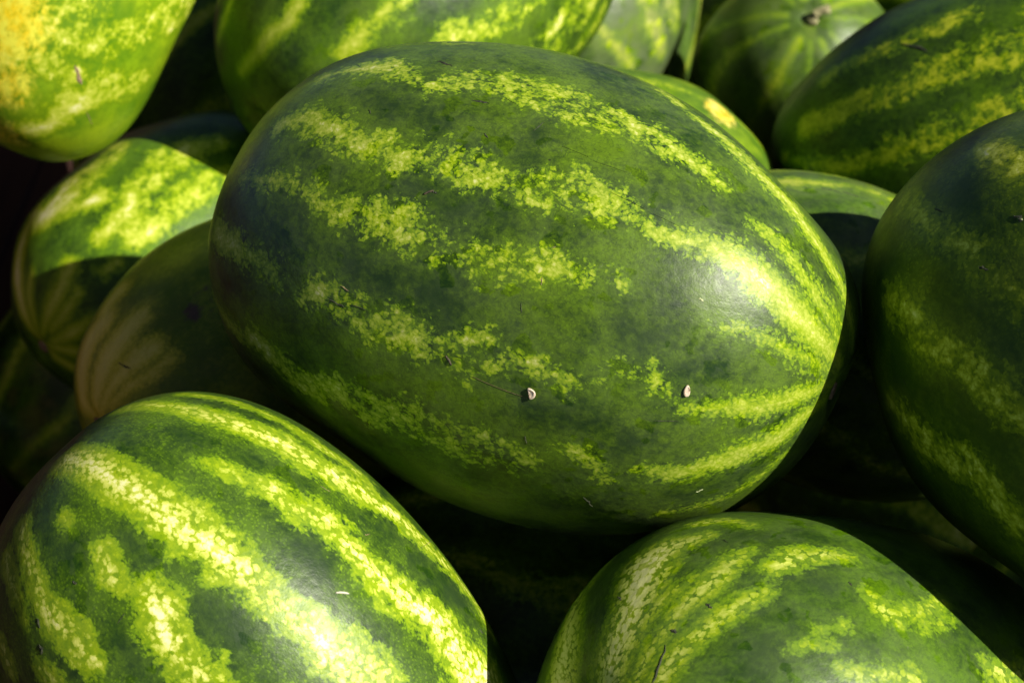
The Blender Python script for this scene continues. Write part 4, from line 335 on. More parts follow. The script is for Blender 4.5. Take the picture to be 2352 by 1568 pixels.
 st=[[[32,-985,64],[-3,-862,42],[7,-739,50],[16,-616,60],[-19,-492,51],[-84,-369,112],[-122,-246,142],[-92,-123,98],[-17,0,96],[44,123,74],[53,246,27],[37,369,71],[47,493,108],[103,616,93],[162,739,109],[168,862,84],[109,985,23]],[[595,-985,35],[625,-862,42],[635,-739,68],[585,-616,131],[497,-492,113],[432,-369,85],[430,-246,90],[469,-123,43],[492,0,42],[473,123,109],[446,246,111],[464,369,110],[539,493,125],[624,616,65],[658,739,31],[634,862,54],[596,985,36]],[[1324,-985,31],[1380,-862,68],[1369,-739,113],[1311,-616,84],[1265,-492,63],[1264,-369,68],[1281,-246,33],[1264,-123,55],[1195,0,114],[1119,123,103],[1094,246,100],[1135,369,102],[1194,493,42],[1218,616,31],[1204,739,64],[1198,862,54],[1242,985,51]],[[1812,-985,43],[1826,-862,71],[1809,-739,41],[1814,-616,25],[1865,-492,56],[1924,-369,57],[1933,-246,77],[1875,-123,115],[1797,0,81],[1756,123,51],[1763,246,58],[1776,369,32],[1747,493,44],[1685,616,89],[1644,739,77],[1671,862,59],[1746,985,43]],[[2285,-985,26],[2278,-862,42],[2226,-739,28],[2166,-616,35],[2157,-492,86],[2214,-369,88],[2291,-246,78],[2331,-123,87],[2323,0,44],[2312,123,24],[2342,246,60],[2406,369,64],[2447,493,73],[2421,616,99],[2346,739,63],[2282,862,30],[2268,985,26]],[[2932,-985,27],[2857,-862,28],[2815,-739,54],[2842,-616,98],[2910,-492,81],[2959,-369,68],[2960,-246,69],[2945,-123,28],[2966,0,35],[3034,123,81],[3100,246,78],[3109,369,87],[3055,493,95],[2989,616,46],[2965,739,27],[2978,862,41],[2980,985,24]],[[3608,-985,35],[3626,-862,50],[3594,-739,45],[3567,-616,28],[3582,-492,80],[3616,-369,112],[3613,-246,92],[3548,-123,105],[3459,0,79],[3409,123,27],[3421,246,54],[3457,369,77],[3464,493,73],[3434,616,108],[3412,739,96],[3446,862,42],[3531,985,29]],[[4048,-985,70],[3967,-862,93],[3938,-739,43],[3971,-616,52],[4021,-492,74],[4035,-369,68],[4014,-246,129],[4008,-123,155],[4056,0,97],[4142,123,89],[4203,246,74],[4198,369,32],[4149,493,81],[4113,616,121],[4120,739,95],[4140,862,96],[4122,985,56]],[[4623,-985,62],[4634,-862,60],[4611,-739,73],[4604,-616,43],[4652,-492,38],[4738,-369,106],[4801,-246,117],[4799,-123,110],[4753,0,130],[4720,123,76],[4729,246,33],[4752,369,71],[4734,493,74],[4661,616,84],[4578,739,124],[4545,862,86],[4575,985,34]],[[5028,-985,63],[5107,-862,107],[5135,-739,65],[5117,-616,43],[5102,-492,73],[5129,-369,63],[5178,-246,99],[5192,-123,159],[5139,0,119],[5052,123,88],[4994,246,89],[4994,369,39],[5017,493,52],[5013,616,112],[4969,739,99],[4930,862,90],[4950,985,67]],[[5693,-985,67],[5714,-862,48],[5697,-739,60],[5691,-616,59],[5738,-492,52],[5821,-369,124],[5878,-246,147],[5870,-123,107],[5815,0,113],[5772,123,77],[5774,246,28],[5793,369,80],[5774,493,109],[5704,616,98],[5626,739,124],[5599,862,89],[5637,985,25]]]),
'Y': dict(c=[0.2209, 1.0056, 0.1327], m=[[-0.2169,-0.3021,0.9283],[0.601,-0.7907,-0.1168],[0.7692,0.5326,0.3531]], b=0.13, a=0.182,
 rb=[],
 st=[[[102,-985,48],[163,-862,68],[165,-739,59],[137,-616,29],[133,-492,85],[169,-369,128],[204,-246,112],[185,-123,135],[108,0,110],[26,123,39],[-6,246,60],[14,369,85],[36,493,79],[18,616,128],[-26,739,123],[-39,862,60],[13,985,39]],[[556,-985,30],[546,-862,84],[536,-739,145],[573,-616,114],[651,-492,105],[713,-369,99],[710,-246,38],[654,-123,67],[602,0,134],[594,123,123],[611,246,145],[601,369,148],[539,493,64],[461,616,50],[428,739,74],[462,862,56],[524,985,65]],[[1108,-985,76],[1139,-862,84],[1147,-739,40],[1115,-616,62],[1082,-492,70],[1101,-369,74],[1179,-246,146],[1262,-123,147],[1295,0,94],[1273,123,96],[1248,246,63],[1261,369,34],[1301,493,98],[1313,616,119],[1262,739,97],[1173,862,103],[1110,985,50]],[[1526,-985,20],[1595,-862,33],[1629,-739,49],[1619,-616,47],[1612,-492,95],[1650,-369,114],[1723,-246,73],[1772,-123,70],[1754,0,56],[1687,123,25],[1630,246,66],[1621,369,99],[1637,493,82],[1625,616,92],[1564,739,71],[1495,862,22],[1477,985,22]],[[2308,-985,45],[2293,-862,74],[2285,-739,49],[2328,-616,22],[2409,-492,62],[2471,-369,76],[2467,-246,84],[2413,-123,125],[2367,0,95],[2366,123,48],[2385,246,59],[2371,369,46],[2303,493,48],[2223,616,100],[2192,739,93],[2227,862,61],[2284,985,45]],[[2811,-985,42],[2837,-862,81],[2908,-739,67],[2974,-616,72],[2981,-492,60],[2928,-369,21],[2866,-246,51],[2847,-123,85],[2862,0,78],[2861,123,104],[2809,246,96],[2732,369,40],[2691,493,41],[2718,616,50],[2783,739,40],[2827,862,68],[2825,985,57]],[[3573,-985,68],[3617,-862,103],[3604,-739,146],[3531,-616,93],[3451,-492,48],[3418,-369,87],[3434,-246,82],[3447,-123,109],[3419,0,187],[3367,123,150],[3346,246,99],[3393,369,104],[3478,493,53],[3539,616,51],[3543,739,121],[3521,862,109],[3526,985,70]],[[3932,-985,74],[3991,-862,53],[3994,-739,70],[3974,-616,65],[3983,-492,62],[4033,-369,147],[4079,-246,165],[4067,-123,121],[3995,0,129],[3917,123,83],[3886,246,33],[3901,369,96],[3912,493,124],[3880,616,114],[3824,739,143],[3802,862,97],[3848,985,28]],[[4623,-985,16],[4684,-862,54],[4736,-739,60],[4728,-616,79],[4660,-492,97],[4588,-369,53],[4562,-246,36],[4577,-123,52],[4580,0,41],[4537,123,68],[4472,246,108],[4446,369,79],[4488,493,61],[4566,616,57],[4619,739,22],[4620,862,28],[4604,985,42]],[[5004,-985,12],[5069,-862,53],[5134,-739,70],[5153,-616,77],[5138,-492,106],[5141,-369,74],[5193,-246,34],[5263,-123,54],[5289,0,51],[5248,123,60],[5175,246,112],[5130,369,99],[5133,493,63],[5146,616,64],[5119,739,34],[5051,862,21],[4996,985,41]],[[5690,-985,52],[5698,-862,82],[5681,-739,46],[5692,-616,29],[5754,-492,80],[5831,-369,89],[5862,-246,106],[5825,-123,146],[5762,0,96],[5729,123,52],[5739,246,69],[5749,369,51],[5712,493,66],[5635,616,124],[5574,739,102],[5579,862,68],[5636,985,49]]]),
}

def snoise(U, seed, k=5, f=2.0):
    """smooth low-frequency noise on the unit sphere"""
    r = np.random.default_rng(seed)
    out = np.zeros(len(U))
    for _ in range(k):
        w = r.normal(0, f, 3)
        out += np.sin(U @ w + r.uniform(0, 6.28))
    return out / k

def melon_points(D, th, z, seed, lump):
    """surface of the fruit in its own frame; th round the axis, z = -1..1 along it"""
    b, a = D["b"], D["a"]
    rr = np.power(np.clip(1 - np.abs(z) ** NEXP, 0, 1), 1 / NEXP)
    X = np.stack([b * rr * np.cos(th), b * rr * np.sin(th), a * z], 1)
    U = X / np.array([b, b, a]); U /= np.linalg.norm(U, axis=1)[:, None] + 1e-12
    g = np.zeros(len(U))
    if D["rb"]:
        rb = np.array(D["rb"])
        g = np.exp(-(1 - U @ rb[:, :3].T) / 0.06) @ rb[:, 3]
    # shallow lengthwise lobes plus lumps
    g = g + 0.0035 * np.cos(10 * th + seed) * rr ** 2 * (0.6 + 0.4 * np.sin(2.1 * z + seed))
    g = g + lump * snoise(U, seed + 11, 5, 3.2) + lump * 0.45 * snoise(U, seed + 23, 6, 8.0)
    X = X * (1 + g)[:, None]
    # dimples at both ends
    e = np.clip(1 - rr / 0.16, 0, 1)
    X[:, 2] -= np.sign(z) * a * 0.022 * e * e * (3 - 2 * e)
    return X

def make_melon(key, name, mat, seed, nu=200, nv=140, lump=0.006, spots=(), parent=None):
    D = DATA[key]
    b, a = D["b"], D["a"]
    # rings spaced evenly along the profile
    ph = np.linspace(0, math.pi, nv + 1)[1:-1]
    zr = np.cos(ph); 
    zr = np.sign(zr) * np.abs(zr) ** 0.94
    th1 = np.linspace(0, 2 * math.pi, nu, endpoint=False)
    TH, Z = np.meshgrid(th1, zr)
    th = np.concatenate([TH.ravel(), [0, 0]]); z = np.concatenate([Z.ravel(), [1, -1]])
    X = melon_points(D, th, z, seed, lump)
    nr = len(zr)
    faces = []
    idx = np.arange(nr * nu).reshape(nr, nu)
    A_ = idx[:-1]; B_ = idx[1:]
    quads = np.stack([A_, B_, np.roll(B_, -1, 1), np.roll(A_, -1, 1)], -1).reshape(-1, 4)
    faces = quads.tolist()
    top, bot = nr * nu, nr * nu + 1
    for i in range(nu):
        j = (i + 1) % nu
        faces.append([top, int(idx[0, i]), int(idx[0, j])])
        faces.append([bot, int(idx[-1, j]), int(idx[-1, i])])
    me = bpy.data.meshes.new(name)
    me.from_pydata(X.tolist(), [], faces)
    me.polygons.foreach_set("use_smooth", [True] * len(me.polygons))
    # signed distance into the light stripes, in mm
    sd = np.full(len(X), -60.0)
    rng = np.random.default_rng(seed)
    for pl in D["st"]:
        pl = np.array(pl, float)
        P = melon_points(D, pl[:, 0] / 1000, pl[:, 1] / 1000, seed, lump) * 1000
        W = pl[:, 2] / 10
        XM = X * 1000
        lo = P.min(0) - 45; hi = P.max(0) + 45
        sel = np.where(((XM > lo) & (XM < hi)).all(1))[0]
        if not len(sel): continue
        Xs = XM[sel]; best = np.full(len(sel), -60.0)
        for k in range(len(P) - 1):
            d = P[k + 1] - P[k]; L2 = d @ d + 1e-9
            tt = np.clip(((Xs - P[k]) @ d) / L2, 0, 1)
            dist = np.linalg.norm(Xs - P[k] - tt[:, None] * d, axis=1)
            best = np.maximum(best, W[k] + (W[k + 1] - W[k]) * tt - dist)
        sd[sel] = np.maximum(sd[sel], best)
    at = me.attributes.new("stripe", 'FLOAT', 'POINT'); at.data.foreach_set("value", sd.astype(np.float32))
    # skin coordinates: mottling narrows towards the ends as the fruit does
    rr = np.hypot(X[:, 0], X[:, 1])
    rs = b * np.power(np.clip(rr / b, 0, 1), 0.55)
    rs = np.maximum(rs, b * 0.12)
    arc = np.arcsin(np.clip(z, -1, 1)) / (math.pi / 2)
    sk = np.stack([rs * np.cos(th), rs * np.sin(th), a * (0.55 * z + 0.5 * arc)], 1)
    at = me.attributes.new("skin", 'FLOAT_VECTOR', 'POINT'); at.data.foreach_set("vector", sk.astype(np.float32).ravel())
    tp = np.power(np.clip(rr / b, 0, 1), 2.6)
    at = me.attributes.new("taper", 'FLOAT', 'POINT'); at.data.foreach_set("value", tp.astype(np.float32))
    sp = np.zeros(len(X))
    for (t0, z0, rad, v) in spots:
        c = melon_points(D, np.array([t0]), np.array([z0]), seed, lump)[0]
        dd = np.linalg.norm(X - c, axis=1) / rad
        sp = np.maximum(sp, v * np.exp(-dd ** 4))
    at = me.attributes.new("spot", 'FLOAT', 'POINT'); at.data.foreach_set("value", sp.astype(np.float32))
    me.materials.append(mat)
    me.update()
    o = bpy.data.objects.new(name, me)
    COL.objects.link(o)
    m = Matrix(D["m"]).to_4x4()
    m.translation = Vector(D["c"])
    o.matrix_world = m
    return o

def tube(name, pts, radii, mat, sides=8, parent=None, caps=True):
    bm = bmesh.new()
    rings = []
    n = len(pts)
    up = Vector((0.31, 0.17, 0.93))
    for i in range(n):
        d = (pts[min(i + 1, n - 1)] - pts[max(i - 1, 0)]).normalized()
        s = d.cross(up)
        if s.length < 1e-4: s = d.cross(Vector((1, 0, 0)))
        s.normalize(); u2 = s.cross(d)
        rings.append([bm.verts.new(pts[i] + (s * math.cos(k * 2 * math.pi / sides) + u2 * math.sin(k * 2 * math.pi / sides)) * radii[i]) for k in range(sides)])
    for i in range(n - 1):
        for k in range(sides):
            bm.faces.new([rings[i][k], rings[i][(k + 1) % sides], rings[i + 1][(k + 1) % sides], rings[i + 1][k]])
    if caps:
        bm.faces.new(rings[0][::-1]); bm.faces.new(rings[-1])
    bmesh.ops.recalc_face_normals(bm, faces=bm.faces)
    me = bpy.data.meshes.new(name); bm.to_mesh(me); bm.free()
    for p in me.polygons: p.use_smooth = True
    me.materials.append(mat)
    o = bpy.data.objects.new(name, me); COL.objects.link(o)
    if parent: o.parent = parent
    return o

def end_scar(key, name, mat, seed, lump, sign, parent, rad=0.0055):
    """corky button in the dimple at an end of the fruit"""
    D = DATA[key]
    z = sign * 0.9999
    bm = bmesh.new()
    c = Vector(melon_points(D, np.array([0.0]), np.array([sign * 1.0]), seed, lump)[0])
    n = 14
    r = random.Random(seed)
    ctr = bm.verts.new(c + Vector((0, 0, sign * 0.0012)))
    prev = None
    ring1 = []; ring2 = []; ring3 = []
    for k in range(n):
        an = 2 * math.pi * k / n; q = rad * r.uniform(0.8, 1.2)
        ring1.append(bm.verts.new(c + Vector((math.cos(an) * q * 0.5, math.sin(an) * q * 0.5, sign * 0.0004))))
        ring2.append(bm.verts.new(c + Vector((math.cos(an) * q * 0.8, math.sin(an) * q * 0.8, sign * 0.0018))))
        ring3.append(bm.verts.new(c + Vector((math.cos(an) * q, math.sin(an) * q, -sign * 0.003))))
    for k in range(n):
        j = (k + 1) % n
        bm.faces.new([ctr, ring1[k], ring1[j]])
        bm.faces.new([ring1[k], ring2[k], ring2[j], ring1[j]])
        bm.faces.new([ring2[k], ring3[k], ring3[j], ring2[j]])
    bmesh.ops.recalc_face_normals(bm, faces=bm.faces)
    me = bpy.data.meshes.new(name); bm.to_mesh(me); bm.free()
    for p in me.polygons: p.use_smooth = True
    me.materials.append(mat)
    o = bpy.data.objects.new(name, me); COL.objects.link(o); o.parent = parent
    return o

# ---------------------------------------------------------------- the bin
wood = simple_mat("bin_board", (0.030, 0.010, 0.006), (0.055, 0.020, 0.011), 9.0, 0.7, 0.001, (6, 0.5, 6))
def board(name, lo, hi, parent):
    bm = bmesh.new()
    bmesh.ops.create_cube(bm, size=1)
    for v in bm.verts:
        v.co = Vector([lo[i] + (v.co[i] + 0.5) * (hi[i] - lo[i]) for i in range(3)])
    bmesh.ops.bevel(bm, geom=bm.edges[:], offset=0.003, segments=2, affect='EDGES')
    me = bpy.data.meshes.new(name); bm.to_mesh(me); bm.free(); me.materials.append(wood)
    o = bpy.data.objects.new(name, me); COL.objects.link(o); o.parent = parent
    return o
bin_ = bpy.data.objects.new("produce_bin", None); COL.objects.link(bin_)
bin_.location = (0, 0, 0)
tag(bin_, "dark reddish-brown wooden bin side in shadow at the left edge behind the melons", "bin")
for k in range(5):
    z0 = -0.12 + k * 0.132
    board("side_board", (-0.495, -0.62, z0), (-0.470, 1.40, z0 + 0.126), bin_)
    board("side_board", (0.660, -0.62, z0), (0.685, 1.40, z0 + 0.126), bin_)  # unseen right wall, added to block low sun from the gaps
    board("end_board", (-0.468, 1.372, z0), (0.658, 1.397, z0 + 0.126), bin_)
for k in range(3):
    z0 = -0.12 + k * 0.132
    board("end_board", (-0.468, -0.618, z0), (0.658, -0.593, z0 + 0.126), bin_)  # unseen low front wall, added to keep the gaps black
for k in range(9):
    x0 = -0.480 + k * 0.13
    board("floor_board", (x0, -0.62, -0.145), (x0 + 0.126, 1.40, -0.122), bin_)

# ---------------------------------------------------------------- the heap
HEAP = "watermelons in the heap"
corky = simple_mat("corky_scar", (0.16, 0.10, 0.05), (0.30, 0.21, 0.11), 300.0, 0.8, 0.0005)
MELONS = {}
def melon(key, label, seed, mk, scars=(), **kw):
    lump = kw.pop("lump", 0.006)
    mat = rind_material("rind", seed, **mk)
    o = make_melon(key, "watermelon", mat, seed, lump=lump, **kw)
    tag(o, label, "watermelon", HEAP)
    MELONS[key] = o
    for s in scars:
        end_scar(key, "blossom_scar", corky, seed, lump, s, o)
    return o

main = melon('A', "big dark green striped watermelon lying across the middle, on top of the heap", 3,
             dict(jag=8.4, core=3.2, cell=3.2, vein=4.2, veinw=0.24, bloom=0.20, wiped=0.60, deep=(0.010, 0.031, 0.005), mid=(0.088, 0.158, 0.004), lime=(0.27, 0.38, 0.006), pale=(0.47, 0.54, 0.07), cream=(0.72, 0.72, 0.34), fleck=3.6, pv=0.65, polecore=24.0, vfloor=-3.5, bias=0.2, cells_in_dark=0.4, rough=0.34, spec=0.34), scars=(1,), nu=420, nv=300, lump=0.007)
bl = melon('B', "sunlit watermelon with broad cream stripes in the bottom left corner", 8,
           dict(jag=7.0, core=8.5, cell=3.2, vein=8.0, veinw=0.30, vlo=0.52, fleck=2.4, pv=0.8, vfloor=0.6, bias=1.6, pale=(0.62, 0.66, 0.12), cream=(0.88, 0.85, 0.45), bloom=0.12, cells_in_dark=0.8, deep=(0.010, 0.034, 0.005), mid=(0.060, 0.125, 0.004), edge=(0.13, 0.24, 0.004)), scars=(1,), nu=380, nv=280, lump=0.007)
br = melon('C', "watermelon with narrow veined stripes in the lower right, its right side shaded", 14,
           dict(jag=5.0, core=7.5, cell=3.8, vein=9.0, veinw=0.22, vlo=0.60, fleck=2.0, pv=1.0, polecore=8.0, vfloor=-0.8, bias=0.5, bloom=0.24, pale=(0.60, 0.66, 0.13), cream=(0.78, 0.79, 0.32), spec=0.25), scars=(1,), nu=380, nv=280, lump=0.007)
rt = melon('D', "shaded dark watermelon cut off by the right edge, beside the big middle one", 21,
           dict(jag=8.0, core=3.2, cell=4.2, vein=3.5, bloom=0.06, deep=(0.028, 0.065, 0.005), mid=(0.10, 0.165, 0.006), edge=(0.15, 0.22, 0.005), lime=(0.30, 0.36, 0.008), cells_in_dark=0.9, tan=0.05, bias=1.2, spec=0.2), scars=(1,), nu=320, nv=240)
tr = melon('E', "dark watermelon with yellow-green jagged stripes in the upper right", 27,
           dict(jag=9.0, core=2.2, bloom=0.10, lime=(0.34, 0.42, 0.008), pale=(0.58, 0.62, 0.03), cream=(0.66, 0.68, 0.08), spec=0.22), scars=(1,), nu=280, nv=200)
tm = melon('F', "broad watermelon at the top edge directly behind the big middle one", 33,
           dict(jag=11.0, core=2.0, bloom=0.12, wash=0.5, wash_col=(0.14, 0.24, 0.008)), nu=280, nv=200)
melon('G', "pale greyish-green glossy watermelon at the top, right of the broad one behind", 41,
      dict(jag=10.0, core=2.5, bloom=0.75, wash=0.5, bias=1.0, rough=0.36))  # heavy bloom: wax plus painted-in grey sheen of sky and sun
melon('S', "sliver of a pale striped watermelon at the top, behind the greyish glossy one", 44,
      dict(jag=6.0, bloom=0.35, bias=4.0))
hm = melon('H', "watermelon seen end-on with its dry stem, at the top right", 52,
           dict(jag=9.0, core=2.5, bloom=0.40, wash=0.6, wash_col=(0.17, 0.26, 0.02), bias=0.0, polecore=3.0))
melon('I', "watermelon with a yellow tip peeping over the big one's upper right shoulder", 57,
      dict(jag=5.0, bloom=0.08, wash=1.0, wash_col=(0.24, 0.36, 0.012), deep=(0.05, 0.12, 0.01), bias=-2.0, spot_col=(0.80, 0.58, 0.02), spot_col2=(0.86, 0.74, 0.16)), spots=((0.608, 0.447, 0.014, 0.8),))
melon('J', "green watermelon showing between the big middle one and the right-edge one", 63,
      dict(jag=6.0, bloom=0.45, wash=0.6, bias=1.0))
melon('K', "bright yellow-green watermelon with a yellow belly spot in the top left corner", 71,
      dict(jag=9.0, core=3.0, bloom=0.03, deep=(0.08, 0.19, 0.005), mid=(0.20, 0.34, 0.007), wash=0.7, wash_col=(0.34, 0.46, 0.008), bias=1.0, spot_col=(0.80, 0.58, 0.012), spot_col2=(0.74, 0.72, 0.06)), spots=((1.505, -0.249, 0.032, 0.75), (1.628, -0.59, 0.022, 0.6), (1.789, -0.874, 0.016, 0.5)), nu=240, nv=180)
melon('L', "lime striped watermelon at the left, half sunlit, blossom end facing left", 77,
      dict(jag=8.0, core=3.0, bloom=0.06, deep=(0.018, 0.055, 0.005), mid=(0.09, 0.19, 0.008), wash=0.15, wash_col=(0.16, 0.29, 0.01), bias=0.6, polecore=30.0), scars=(1,), nu=280, nv=200)
melon('N', "brownish shaded watermelon tucked under the left end of the big middle one", 83,
      dict(jag=3.5, bloom=0.1, tan=0.12, bias=2.0, edge=(0.34, 0.36, 0.02), lime=(0.64, 0.58, 0.04), pale=(0.82, 0.72, 0.12), cream=(0.86, 0.76, 0.17), deep=(0.11, 0.18, 0.012), mid=(0.30, 0.36, 0.025), spot_col=(0.08, 0.04, 0.04), spot_col2=(0.16, 0.09, 0.06), polecore=30.0, pv=0.6), scars=(1,), nu=260, nv=190, spots=((2.092, 0.642, 0.007, 0.7), (2.113, 0.57, 0.012, 0.35)))
melon('P', "watermelon in deep shadow under the big one, between the two front melons", 90, dict(jag=6.0, bloom=0.1))
melon('Q', "dark watermelon in deep shadow at the left edge, below the lime striped one", 95, dict(jag=5.0, bloom=0.1, tan=0.3))
melon('R', "corner of a green watermelon at the top edge behind the end-on one with the stem", 99, dict(jag=6.0, bloom=0.1, wash=0.8, wash_col=(0.2, 0.3, 0.01)))

melon('U', "dark watermelon in deep shadow between the yellow-green one and the broad one behind", 103, dict(jag=6.0, bloom=0.1))
melon('V', "watermelon added to keep the gap under the right-edge melon black", 107, dict(jag=6.0, bloom=0.1))  # lower-layer filler, added so no lit floor shows in the gap
melon('W', "watermelon added to keep the bottom right corner behind the veined one dark", 111, dict(jag=6.0, bloom=0.1))  # filler melon added to darken the corner
melon('Y', "watermelon added to keep the gap left of the end-on one black", 118, dict(jag=6.0, bloom=0.1))  # filler melon added so this gap stays dark

# dry stem on the end-on melon
stem_mat = simple_mat("dry_stem", (0.10, 0.085, 0.03), (0.42, 0.40, 0.20), 160.0, 0.75, 0.0006)
aH = DATA['H']["a"]
tube("stem", [Vector((0, 0, aH * 0.96)), Vector((0.001, 0, aH + 0.001)), Vector((0.003, 0.002, aH + 0.005)), Vector((0.008, 0.003, aH + 0.008)), Vector((0.014, 0.004, aH + 0.008))],
     [0.009, 0.005, 0.0034, 0.0032, 0.0038], stem_mat, 10, hm)

# ---------------------------------------------------------------- bits lying on the rinds
husk = simple_mat("seed_husk", (0.58, 0.44, 0.30), (0.78, 0.64, 0.50), 900.0, 0.6, 0.0002)
husk_dark = simple_mat("seed_face", (0.20, 0.13, 0.08), (0.40, 0.29, 0.19), 900.0, 0.6, 0.0002)
def on_rind(spot, spin, lift=0.0):
    p, n = spot
    z = n.normalized()
    x = Vector((math.cos(spin), 0, math.sin(spin)))
    x = (x - z * x.dot(z)).normalized()
    y = z.cross(x)
    # drop on to the real surface of the big melon (or whatever is under it)
    m = Matrix((x, y, z)).transposed().to_4x4(); m.translation = p + z * lift
    return m
def snap(target, spot):
    """nearest point of the rind under a spot"""
    mw = target.matrix_world
    p, n = spot
    bpy.context.view_layer.update()
    inv = mw.inverted()
    ok, loc, nor, i = target.ray_cast(inv @ (p + n * 0.05), (inv.to_3x3() @ (-n)).normalized())
    if ok:
        return (mw @ loc, (mw.to_3x3() @ nor).normalized())
    return spot
def seed(name, spot, spin, a, b, label, bent=0.0):
    bm = bmesh.new()
    n = 18
    top = []; mid = []; inn = []; bot = []
    for k in range(n):
        t = 2 * math.pi * k / n
        w = 1 - 0.25 * math.sin(t) 
        x = b * math.cos(t) * w + bent * math.cos(2 * t) * b; y = a * math.sin(t)
        bot.append(bm.verts.new((x * 0.9, y * 0.9, -0.0003)))
        mid.append(bm.verts.new((x, y, 0.0005)))
        top.append(bm.verts.new((x * 0.86, y * 0.86, 0.0011)))
        inn.append(bm.verts.new((x * 0.55, y * 0.6, 0.0006)))
    c = bm.verts.new((0, 0, 0.0009))
    for k in range(n):
        j = (k + 1) % n
        bm.faces.new([bot[k], bot[j], mid[j], mid[k]])
        bm.faces.new([mid[k], mid[j], top[j], top[k]])
        f = bm.faces.new([top[k], top[j], inn[j], inn[k]]); f.material_index = 1 if k % 9 < 3 else 0
        bm.faces.new([inn[k], inn[j], c])
    bmesh.ops.recalc_face_normals(bm, faces=bm.faces)
    me = bpy.data.meshes.new(name); bm.to_mesh(me); bm.free()
    for p in me.polygons: p.use_smooth = True
    me.materials.append(husk); me.materials.append(husk_dark)
    o = bpy.data.objects.new(name, me); COL.objects.link(o)
    o.matrix_world = on_rind(spot, spin, 0.0003)
    tag(o, label, "seed", "seeds on the big melon")
    return o
s1 = snap(main, (Vector((0.0091, -0.1278, 0.5299)), Vector((-0.2478, -0.9312, 0.2672)))); s2 = snap(main, (Vector((0.0825, -0.1317, 0.5347)), Vector((0.1475, -0.9255, 0.3488))))
seed("melon_seed", s1, 0.25, 0.0030, 0.0017, "small bent pale seed at the end of the dry thread on the big melon", 0.35)
seed("melon_seed", s2, -0.1, 0.0030, 0.0016, "small oval pale seed on the big melon near its striped right end")
# thin dry thread
thread_mat = simple_mat("dry_thread", (0.10, 0.075, 0.03), (0.20, 0.15, 0.07), 400.0, 0.7)
h0 = snap(main, (Vector((-0.019, -0.1181, 0.5321)), Vector((-0.3428, -0.8994, 0.2714)))); h1 = snap(main, (Vector((-0.0054, -0.1238, 0.5292)), Vector((-0.3019, -0.9187, 0.2545)))); h2 = snap(main, (Vector((0.0081, -0.1283, 0.5271)), Vector((-0.2541, -0.936, 0.2436))))
pts = []
for k in range(13):
    t = k / 12
    a, b, c = h0[0], h1[0], h2[0]
    p = a * (1 - t) ** 2 + (b * 2 - (a + c) * 0.5) * 2 * t * (1 - t) + c * t * t
    q = snap(main, (p, h1[1]))
    pts.append(q[0] + q[1] * 0.00015)
th = tube("dry_thread", pts, [0.00009] * 13, thread_mat, 6)
tag(th, "thin dry brown thread stuck to the big melon, leading to the bent seed", "thread")
# dark splinter and pale straw
dark_mat = simple_mat("dark_splinter", (0.012, 0.010, 0.006), (0.10, 0.08, 0.04), 700.0, 0.8, 0.0003)
def sliver(name, target, spot, spin, length, rad, mat, label, cat):
    sp = snap(target, spot)
    m = on_rind(sp, spin, rad * 0.3)
    pts = [m @ Vector((length * (t - 0.5), 0.06 * length * math.sin(3 * t), 0)) for t in (0, .12, .35, .6, .85, 1)]
    o = tube(name, pts, [rad * v for v in (0.3, 0.8, 1, 0.95, 0.75, 0.25)], mat, 7)
    tag(o, label, cat)
    return o
straw_mat = simple_mat("pale_straw", (0.50, 0.46, 0.34), (0.72, 0.68, 0.55), 500.0, 0.7)
sliver("bark_splinter", main, (Vector((-0.0306, -0.1118, 0.537)), Vector((-0.3683, -0.8781, 0.3053))), -0.9, 0.0055, 0.0006, dark_mat, "dark bark splinter on the big melon at the thread's upper end", "splinter")
sliver("straw_bit", bl, (Vector((-0.0782, -0.2066, 0.4759)), Vector((0.5493, -0.3652, 0.7516))), 0.15, 0.0070, 0.0006, straw_mat, "short pale straw lying on the front left melon", "straw")
sliver("leaf_crumb", main, (Vector((-0.0401, -0.0599, 0.599)), Vector((-0.2538, -0.5484, 0.7967))), 0.5, 0.0058, 0.0006, dark_mat, "dark dry leaf crumb on the upper middle of the big melon", "crumb")

